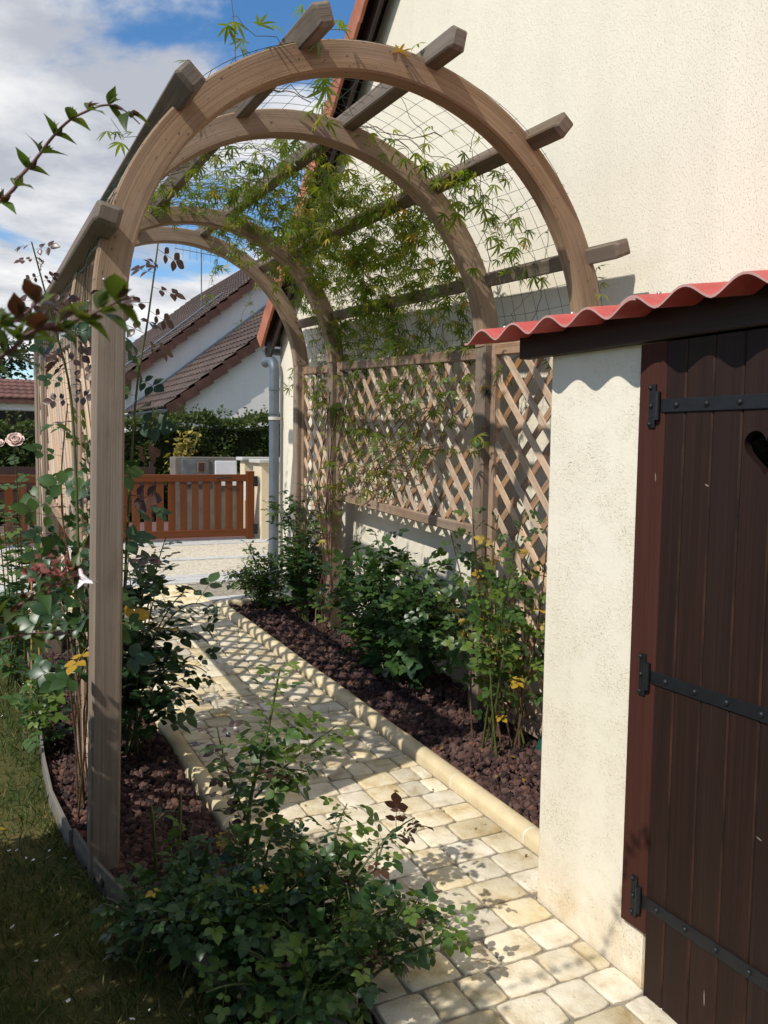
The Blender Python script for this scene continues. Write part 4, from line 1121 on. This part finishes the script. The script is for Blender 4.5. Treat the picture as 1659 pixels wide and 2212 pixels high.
# --- roses outside the lawn-side lattice
p = Plant('rose_bush', (.28,5.7,.11), 'leafy rose with a pale pink bloom at the left edge by the lawn', 'rose bush', 'rose', 'roses planted along the pergola')
dome_bush(p, (.33,5.6,.1), (.30,5.5,.35), .16, .5, 1.08, 12, ((L_ROSE,5),(L_ROSED,3),(L_LIGHT,.6)), .125, .05, None, low=.0, branches=2)
p.cane(bez((.33,5.0,.4),(.30,4.6,1.2),(.255,4.37,1.58)), .005, .002, .4, .05, .12, ((L_ROSE,3),(L_LIGHT,1)))
def rose_bloom(c, r, ax=(-.15,-.75,.65)):
    m = MB(); c = Vector(c); Q = V(0,0,1).rotation_difference(Vector(ax)).to_matrix()
    for ring, (rad, n, tilt) in enumerate(((.95,6,.25),(.8,6,.6),(.55,5,.95),(.3,4,1.25))):
        for i in range(n):
            a = 6.283*i/n+ring*.5; o = V(math.cos(a), math.sin(a), 0); t = V(-math.sin(a), math.cos(a), 0); up = V(0,0,1)
            b = c+o*r*.08; e = c+(o*math.cos(tilt)+up*math.sin(tilt))*r*rad; wv = r*.5
            vs = [b-t*wv*.35, b+t*wv*.35, (b+e)/2+t*wv+o*r*.12, (b+e)/2-t*wv+o*r*.12, e+t*wv*.7+up*r*.05, e-t*wv*.7+up*r*.05, e+o*r*.1]
            m.add([c+Q @ (v-c) for v in vs], [(0,1,2,3),(3,2,4,5),(5,4,6)])
    return m
rose_bloom((.262,4.36,1.60), .042).obj('bloom', M_PETAL, p.root, 60); rose_bloom((.20,4.5,1.585), .025).obj('bloom', M_PETAL, p.root, 60)
p.done(300)
p = Plant('rose_bush', (.37,4.5,.06), 'low green rose growing at the foot of the lawn-side lattice', 'rose bush', 'rose', 'roses planted along the pergola')
dome_bush(p, (.40,4.5,.05), (.37,4.5,.15), .11, .36, .42, 7, ((L_ROSE,5),(L_LIGHT,1)), .115, .045, None, low=.0, branches=2); p.done(300)

# --- roses against the house wall
p = Plant('rose_bush', (2.5,4.75,.08), 'dense dark green rose against the wall below the middle lattice', 'rose bush', 'rose', 'roses planted along the pergola')
dome_bush(p, (2.50,4.75,.06), (2.48,4.78,.40), .24, .85, .66, 40, ((L_ROSED,4),(L_ROSE,5),(L_LIGHT,.3)), .145, .040, None, low=.0, branches=2); p.done(300)
p = Plant('rose_bush', (2.46,3.52,.04), 'leggy rose with yellowing leaves beside the shed corner', 'rose bush', 'rose', 'roses planted along the pergola')
YM = ((L_ROSE,5),(L_LIGHT,3),(L_YEL,.8))
for i in range(17):
    e = V(RNG.uniform(2.30,2.57), RNG.uniform(3.22,4.02), RNG.uniform(.5,1.35)); b = V(2.47+RNG.uniform(-.10,.10), 3.55+RNG.uniform(-.14,.14), .02)
    p.cane(bez(b, (b+e)/2+V(RNG.uniform(-.10,.05),RNG.uniform(-.16,.16),.08), e, 8), .006, .0025, .38, .036, .10, YM, None, thorns=True, stem=M_STEMG if i % 3 == 0 else M_STEMB, nz=.55, droop=-.3)
p.done(300)
p = Plant('climbing_rose', (2.56,6.35,.14), 'rose with arching shoots around the far wall-side post', 'climbing rose', 'rose', 'roses planted along the pergola')
for i in range(16):
    e = V(RNG.uniform(2.38,2.62), RNG.uniform(6.2,7.0), RNG.uniform(.6,1.42)); b = V(2.55, 6.5+RNG.uniform(-.1,.1), .12)
    p.cane(bez(b, (b+e)/2+V(-.03,0,.1), e, 8), .006, .002, .3, .036, .13, ((L_ROSED,4),(L_ROSE,4)), None)
p.cane(bez((2.56,6.6,.6),(2.5,6.9,1.3),(2.42,7.05,1.02)), .005, .002, .3, .05, .11, ((L_ROSE,1),)); p.cane(bez((2.5,5.95,.1),(2.45,5.9,.5),(2.38,5.8,.55)), .005, .002, .3, .04, .10, ((L_LIGHT,2),(L_ROSE,1),(L_YEL,.3)))
p.done(300)
p = Plant('rose_bush', (2.36,7.05,.16), 'loose small-leaved rose in front of the downpipe', 'rose bush', 'rose', 'roses planted along the pergola')
dome_bush(p, (2.40,7.08,.15), (2.37,7.05,.28), .36, .24, .52, 24, ((L_ROSE,4),(L_LIGHT,1.5)), .085, .036, None, r0=.004, low=.0, branches=3, thorns=False); p.done(300)

# --- passion vine over the arches
pv = Plant('passion_vine', (2.5,6.05,.13), 'green passion vine climbing the wall side and roof of the pergola', 'vine', 'pass')
def surf(s, y):                      # s: metres up along the wall-side lattice and then round the arch
    zt = 2.05+.042*(y-Y1); h = zt-1.0
    if s < h: return V(pcx(y)+prad(y)-.085, y, 1.0+s), V(-1,0,.15)
    a = (s-h)/prad(y); return arc_pt(y, a, prad(y)+.0), V(math.cos(a),0,math.sin(a))
def vleaf(pt, nrm, t, sz):
    o = V(RNG.gauss(0,1), RNG.gauss(0,1), RNG.gauss(0,.5)-.35).normalized(); inn = -nrm if RNG.random() < .62 else nrm
    d = (o+inn*.45+V(0,0,-.30)).normalized()
    m = RNG.choices((L_PASS,L_LIGHT,L_YEL), (10,2.2,.16))[0]
    pv.leaf(pt+inn*RNG.uniform(-.01,.05), d, V(RNG.uniform(-.6,.6), RNG.uniform(-.6,.6), 1)+nrm*.3, sz*RNG.uniform(.7,1.2), m)
def dens(ang, y):
    """how full the vine is (0..1) by angle on the arch (deg, 0 = wall side) and distance along the path"""
    f = 1.0
    if y < 4.1: f *= .30 if 25 < ang < 80 else .10
    f *= max(0, min(1, (7.0-y)/.5))
    f *= .62 if ang > 68 else .95
    if ang > 80: f *= max(.0, 1-(ang-80)/62)
    return f
for k in range(165):
    y = RNG.choice((RNG.uniform(4.15,6.7), RNG.uniform(4.2,6.0), RNG.uniform(3.6,6.6))); s = RNG.choice((RNG.uniform(.5,2.0), RNG.uniform(1.0,3.3), RNG.uniform(1.6,3.3))); dy = RNG.gauss(0,.35); ds = RNG.uniform(.4,1)
    pts = []; nlv = 0
    for i in range(RNG.randint(14,36)):
        ang = math.degrees((s-1.05)/1.1)
        if ang > 150 or not 3.2 < y < 7.15: break
        pt, nr = surf(max(s,.05), y); pt = pt+nr*RNG.uniform(-.02,.02); pts.append(pt)
        pr = dens(ang, y) if ang > 0 else .8*max(.15, min(1,(s+.15)/.9))
        if RNG.random() < pr*1.05:
            vleaf(pt, nr, None, .088)
            if RNG.random() < .2: vleaf(pt, nr, None, .07)
        dy += RNG.gauss(0,.25); ds += RNG.gauss(0,.18); ds = max(-.2, min(1.1, ds)); dy = max(-1, min(1, dy))
        y += dy*.045; s += ds*.05
    if len(pts) > 3: pv.stem(pts, .0026, .0012, M_STEMR if k % 3 == 0 else M_STEMG, 4)
# hanging shoots
for k in range(34):
    y = RNG.uniform(4.1,6.7) if k > 5 else RNG.uniform(3.45,3.85); ang = RNG.uniform(15,95) if k > 5 else RNG.uniform(30,62); p0 = arc_pt(y, R(ang), prad(y)); L = RNG.uniform(.15,.42); pts = []
    for i in range(9):
        t = i/8; pts.append(p0+V(.05*math.sin(t*3+k), .05*math.cos(t*2.5+k*2), -L*t))
        if i: vleaf(pts[-1], V(0,0,1), None, .092)
    pv.stem(pts, .002, .001, M_STEMG, 4)
# near fringe on the first arch and free tendrils above it
for (ang, y, dirv, L) in ((98,3.17,(-.6,-.1,.1),.22), (112,3.2,(-.5,-.05,.1),.22), (90,3.25,(.3,-.3,-.1),.16), (20,3.16,(.02,-.05,-1),.45), (2,3.2,(.25,-.15,-.3),.14), (4,3.6,(.0,-.2,-.5),.2), (112,7.2,(-.3,.1,-.6),.4), (70,7.2,(-.2,.1,-.9),.45), (50,7.2,(-.3,.05,-.9),.5), (15,7.2,(-.1,.2,-1),.5), (120,4.0,(0,.2,.5),.3), (141,3.6,(-.5,.2,.4),.16)):
    p0 = arc_pt(y, R(ang), prad(y)+.01); dv = Vector(dirv).normalized(); pts = []
    n = max(4, int(L/.035))
    for i in range(n+1):
        t = i/n; pts.append(p0+dv*L*t+V(.015*math.sin(t*7), .01*math.cos(t*5), .02*math.sin(t*9)))
        if i: vleaf(pts[-1], V(0,0,1), None, .085)
    pv.stem(pts, .0018, .001, M_STEMG, 4)
p0 = arc_pt(3.25, R(122), prad(3.2)); pts = smooth_path([p0, p0+V(.0,0,.12), p0+V(-.02,0,.28), p0+V(-.05,0,.34)]); pv.stem(pts, .0016, .0009, M_STEMB, 4)
pv.leaf(pts[-1], (.2,0,1), (0,-1,0), .04, L_RED); pv.leaf(pts[-4], (.4,0,1), (0,-1,0), .04, L_RED); pv.leaf(pts[3], (.7,0,.1), (0,-1,.5), .07, L_PASS)
for (ya, aa, yb, ab_, n_) in ((4.0,78,3.62,44,17), (3.95,70,3.75,30,15), (3.72,52,3.55,20,13), (3.98,88,3.5,96,10)):
    pts = [arc_pt(ya+(yb-ya)*i/n_, R(aa+(ab_-aa)*i/n_), prad(3.7)-.012+.02*math.sin(i*1.3)) for i in range(n_+1)]
    pv.stem(pts, .0022, .0012, M_STEMG, 4)
    for c in pts: vleaf(c, V(0,0,1), None, .112)
# trunk stems up the far post, winding through the lattice
for k in range(8):
    b = V(2.47+RNG.uniform(-.05,.08), 6.02+RNG.uniform(-.14,.16), .10); q = [b]
    for z in (.4,.8,1.2,1.6,2.0): q.append(V(2.57+RNG.uniform(-.05,.05), 6.08+RNG.uniform(-.12,.14)-(z-1.2)*.3*(k % 3)*(z > 1.2), z))
    pv.stem(smooth_path(q, 4), .0055, .0025, M_STEMR, 5)
    for i in range(10): 
        c = smooth_path(q, 4)[RNG.randrange(8, 20)]; vleaf(c, V(-1,0,0), None, .085)
for k in range(9):
    y = RNG.uniform(5.3,6.1); z = RNG.uniform(1.15,1.5); q = [V(2.60,y,z)]
    for i in range(6): q.append(q[-1]+V(RNG.uniform(-.01,.01), -RNG.uniform(.12,.3), RNG.uniform(.0,.16)))
    pts = smooth_path(q, 4); pv.stem(pts, .004, .002, M_STEMR, 5)
    for c in pts[::2]: vleaf(c, V(-1,0,0), None, .095)
for (y, z) in ((3.98,1.62), (5.0,1.9)):
    c = V(2.57, y, z); m = MB(); vs = []; fs = []; n = 10
    for i in range(7):
        a = math.pi*i/6; vs += [c+V(math.cos(6.283*j/n)*math.sin(a)*.020, math.sin(6.283*j/n)*math.sin(a)*.020, math.cos(a)*.028) for j in range(n)]
    m.add(vs, [(i*n+j, (i+1)*n+j, (i+1)*n+(j+1) % n, i*n+(j+1) % n) for i in range(6) for j in range(n)]); m.obj('fruit', M_FRUIT, pv.root, 180)
    for i in range(8): vleaf(c+V(RNG.uniform(-.06,0), RNG.uniform(-.1,.12), RNG.uniform(-.05,.08)), V(-1,0,.2), None, .10)
pv.done(300)

# --- abelia bush beside the camera: arching sprays reach into the view
ab = Plant('abelia_bush', (-.6,1.8,-.02), 'abelia shrub with arching red-stemmed sprays at the left edge', 'shrub', 'abelia')
def spray(pts, size, step, mats=((L_ABEL,1),), shoots=True, r0=.0022, wild=.3):
    pts = smooth_path(pts, 8); ab.stem(pts, r0, .0009, M_STEMR, 6); acc = 0; node = 0
    for a, b in zip(pts, pts[1:]):
        acc += (b-a).length
        if acc > step:
            acc = 0; node += 1; t = (b-a).normalized(); o = t.orthogonal().normalized(); o = Matrix.Rotation(node*1.57+RNG.uniform(-.4,.4), 3, t) @ o
            for s in (-1, 1):
                d = (o*s+t*RNG.uniform(.3,.8)+V(0,0,RNG.uniform(-wild,wild))).normalized(); mt = RNG.choices([m for m,_ in mats],[w for _,w in mats])[0]
                ab.leaf(b, d, V(RNG.uniform(-.4,.4),RNG.uniform(-.4,.4),1)+t*.2, size*RNG.uniform(.75,1.1), mt)
                if shoots:
                    for q in range(2): ab.leaf(b+d*.004, (d*.5+t*.7+V(RNG.uniform(-.5,.5),RNG.uniform(-.5,.5),.4)).normalized(), V(RNG.uniform(-1,1),RNG.uniform(-1,1),.5), size*.45, RNG.choice((L_ABEL,L_RED)))
    return pts
d = 1.25
spray([(-.30,1.5,1.55),(-.12,1.45,1.78),img(0,435,d),img(38,388,d),img(78,343,d),img(112,298,d),img(150,260,d),img(190,239,d),img(220,228,d),img(248,229,d),img(275,243,d),img(302,268,d)], .040, .029, ((L_ABEL,4),(L_LIGHT,.6)), r0=.0032)
d = .60
spray([(-.16,.72,1.60),(-.06,.68,1.63),img(-15,775,d),img(60,722,d),img(130,700,d),img(190,682,d),img(245,655,d),img(290,640,d)], .033, .014, ((L_ABEL,5),(L_RED,.7),(L_LIGHT,.6)), True, .002)
spray([(-.2,.8,1.55),(-.07,.74,1.60),img(-20,720,.66),img(40,690,.66),img(95,640,.66)], .033, .016, ((L_ABEL,4),(L_RED,.7),(L_LIGHT,.6)), True, .0019)
d = .95
sp = spray([(-.2,1.1,1.30),(-.08,1.05,1.37),img(-20,1345,d),img(40,1310,d),img(90,1275,d),img(135,1255,d),img(170,1240,d)], .034, .018, ((L_ABEL,3),(L_ROSE,1)), True, .0018)
spray([(-.2,1.1,1.26),(-.1,1.05,1.33),img(-20,1390,d),img(60,1370,d),img(120,1365,d)], .034, .02, ((L_ABEL,3),(L_ROSE,1)), True, .0018)
sep_ = MB()
for k in range(34):
    c = img(RNG.gauss(125,32), RNG.gauss(1238,16), d+RNG.uniform(-.03,.03)); o = V(RNG.gauss(0,1),RNG.gauss(0,1),RNG.gauss(0,1)).normalized()
    for q in range(3):
        e = (o+V(RNG.gauss(0,.5),RNG.gauss(0,.5),RNG.gauss(0,.5))).normalized()*.011; s = e.orthogonal().normalized()*.0024; sep_.add([c, c+e*.5+s, c+e, c+e*.5-s], [(0,1,2,3)])
sep_.obj('sepals', M_SEPAL, ab.root)
fl = MB(); c = img(172,1228,d); ax = (img(184,1262,d)-c).normalized(); a_ = ax.orthogonal().normalized(); b_ = ax.cross(a_); vs = []
for t, r_ in ((0,.0015),(.008,.003),(.015,.006)): vs += [c+ax*t+(a_*math.cos(6.283*i/10)+b_*math.sin(6.283*i/10))*r_ for i in range(10)]
vs += [c+ax*(.021 if i % 2 == 0 else .017)+(a_*math.cos(6.283*i/10)+b_*math.sin(6.283*i/10))*(.015 if i % 2 == 0 else .008) for i in range(10)]
fl.add(vs, [(q*10+i, q*10+(i+1) % 10, (q+1)*10+(i+1) % 10, (q+1)*10+i) for q in range(3) for i in range(10)]); fl.obj('flower', M_PETALW, ab.root, 60)
vis = len(ab.lv)
# body of the shrub, left of the picture: it shades the lawn and the near rose
def ab_top(x, y): 
    t = 1.46+.38*min(1, max(0, (-.1-x)/.42)); e = max(0, (y-2.35)/.95); return t*(1-e*e*.55)
for i in range(46):
    x = RNG.uniform(-1.15,-.12); y = RNG.uniform(.75,3.2); zt = ab_top(x, y); b = V(-.6+RNG.uniform(-.25,.2), 1.9+(y-1.9)*.55, -.03)
    ab.stem(bez(b, V((b.x+x)/2,(b.y+y)/2,zt*.7), (x,y,zt), 8), .009, .002, M_STEMB, 5)
k = 27000; X = NR.uniform(-1.25, .0, k); Y = NR.uniform(.65, 3.35, k); U = NR.random(k)**.75
Zt = np.array([ab_top(x, y) for x, y in zip(X, Y)]); Z = .05+Zt*U
ok = X < .042*Y-.085-.06*NR.random(k); X, Y, Z = X[ok], Y[ok], Z[ok]
m3 = rand_leaves(len(X), .046, .6)
ab.done(300)
tag(stamp('foliage', 'single', m3, np.stack([X, Y, Z], 1), L_ABEL, ab.root), kind='stuff')

# ================================================================== lava gravel, grass, fallen leaves
def stones(name, label, n, sampler, size=(.0085,.020)):
    icos = []
    for sd_ in range(6):
        bm = bmesh.new(); bmesh.ops.create_icosphere(bm, subdivisions=1, radius=1); r = random.Random(sd_)
        for v in bm.verts: v.co = v.co*r.uniform(.7,1.15); v.co.z *= .8
        bm.verts.ensure_lookup_table(); icos.append((np.array([v.co[:] for v in bm.verts]), [tuple(x.index for x in f.verts) for f in bm.faces])); bm.free()
    TEMPL['stone'] = icos
    P = np.array([sampler() for _ in range(n)]); q = NR.normal(size=(n,3)); q2 = NR.normal(size=(n,3)); s = NR.uniform(*size, n)*NR.choice([.55,.8,1,1.45], n)
    m3 = frames_np(q, q2)*(s[:, None]*NR.uniform(.75,1.25,(n,3)))[:, None, :]
    o = stamp(name, 'stone', m3, P, M_STONE, None, NR.random(n)); o.data.polygons.foreach_set('use_smooth', np.zeros(len(o.data.polygons), dtype=bool))
    return tag(o, label, None, None, 'stuff')
def s_right():
    y = 2.40+(7.24-2.40)*RNG.random()**1.25; x = RNG.uniform(2.125,2.845); return (x, y, zf(y)+.004+RNG.uniform(0,.024)+.012*math.sin(x*9+y*5)+.02*(x-2.12))
def s_left():
    y = 2.25+(7.24-2.25)*RNG.random()**1.3; xe = edge_x(y)+.02; x = RNG.uniform(min(xe,.9), .925); return (x, y, zf(y)+.0+RNG.uniform(0,.022)+.01*math.sin(x*8+y*6))
stones('lava_gravel', 'dark red lava gravel in the wall-side bed', 14500, s_right); stones('lava_gravel', 'dark red lava gravel in the lawn-side bed', 13500, s_left)
# grass blades
TEMPL['grass'] = [join([blade(1, .09, (.8,1,.7,.05), .2, d_)]) for d_ in (.1,.3,.6)]
n = 30000; Y = .9+7.3*NR.random(n)**1.1; X = np.array([edge_x(y) for y in Y])-.015-NR.random(n)**1.3*1.1
dry = np.sin(X*5+1)*np.sin(Y*1.7+.4)+.5*np.sin(X*13+Y*7)
keep = NR.random(n) < np.clip(.75-.35*dry, .25, 1); X, Y, dry = X[keep], Y[keep], dry[keep]; n = len(X)
Z = .035*(Y-2.4)-.014
d = NR.normal(size=(n,3))*.55; d[:,2] = 1; nn = NR.normal(size=(n,3)); s = NR.uniform(.025,.065,n)
tn = np.clip(.35+.32*dry+NR.normal(0,.22,n), 0, .99)
o = stamp('lawn_grass', 'grass', frames_np(d, nn)*s[:,None,None], np.stack([X,Y,Z],1), L_GRASS, None, tn); tag(o, 'short dry green grass of the lawn', None, None, 'stuff')
TEMPL['clover'] = [join([blade(1,.8,(.3,1,1,.3),.1,.0), blade(1,.8,(.3,1,1,.3),.1,.0,(0,0,.1),1.57)])]
n = 75; Y = 1.7+4.5*NR.random(n); X = np.array([edge_x(y) for y in Y])-.03-NR.random(n)*.45; P = np.stack([X,Y,.035*(Y-2.4)+NR.uniform(.02,.05,n)],1)
o = stamp('clover_flowers', 'clover', rand_leaves(n,.0085,.8), P, M_PETALW, None); tag(o, 'tiny white clover flowers scattered in the lawn', None, None, 'stuff')
k = 150; Yl = 2.5+4.6*NR.random(k)**1.2; side = NR.random(k)
Xl = np.where(side < .5, NR.uniform(2.13,2.8,k), np.where(side < .75, NR.uniform(.5,.92,k), NR.uniform(1.05,2.0,k)))
Zl = .035*(Yl-2.4)+np.where(side < .75, .045, .004)
L_DRY = m_leaf('dry_leaf', [(0, (.12,.065,.03)), (.5, (.22,.13,.05)), (1, (.34,.24,.07))], .7, .2, .2)
o = stamp('leaf_litter', 'single', rand_leaves(k, .022, 1.6), np.stack([Xl,Yl,Zl],1), L_DRY, None); tag(o, 'small dry leaf litter scattered over gravel and path', None, None, 'stuff')
ly = mk_mesh('fallen_leaf', TEMPL['abelia'][0][0], TEMPL['abelia'][0][1], L_YEL, None, None, 180)
for (x, y, dz, sz, rz, lab) in ((2.30,3.12,.055,.05,.6,'yellow fallen leaf lying nearest the shed on dark gravel'), (2.42,3.35,.06,.045,2.2,'yellow fallen leaf at the foot of the leggy rose'), (.60,4.05,.04,.04,1.2,'yellow fallen leaf on the lawn-side gravel'), (.12,3.55,.05,.045,.3,'yellow fallen leaf lying on the grass')):
    o = link('fallen_leaf', ly, None, Matrix.Translation((x,y,zf(y)+dz)) @ Matrix.Rotation(rz,4,'Z') @ Matrix.Rotation(.2,4,'X') @ Matrix.Diagonal((sz,sz,sz,1))); tag(o, lab, 'leaf', 'fallen yellow leaves')
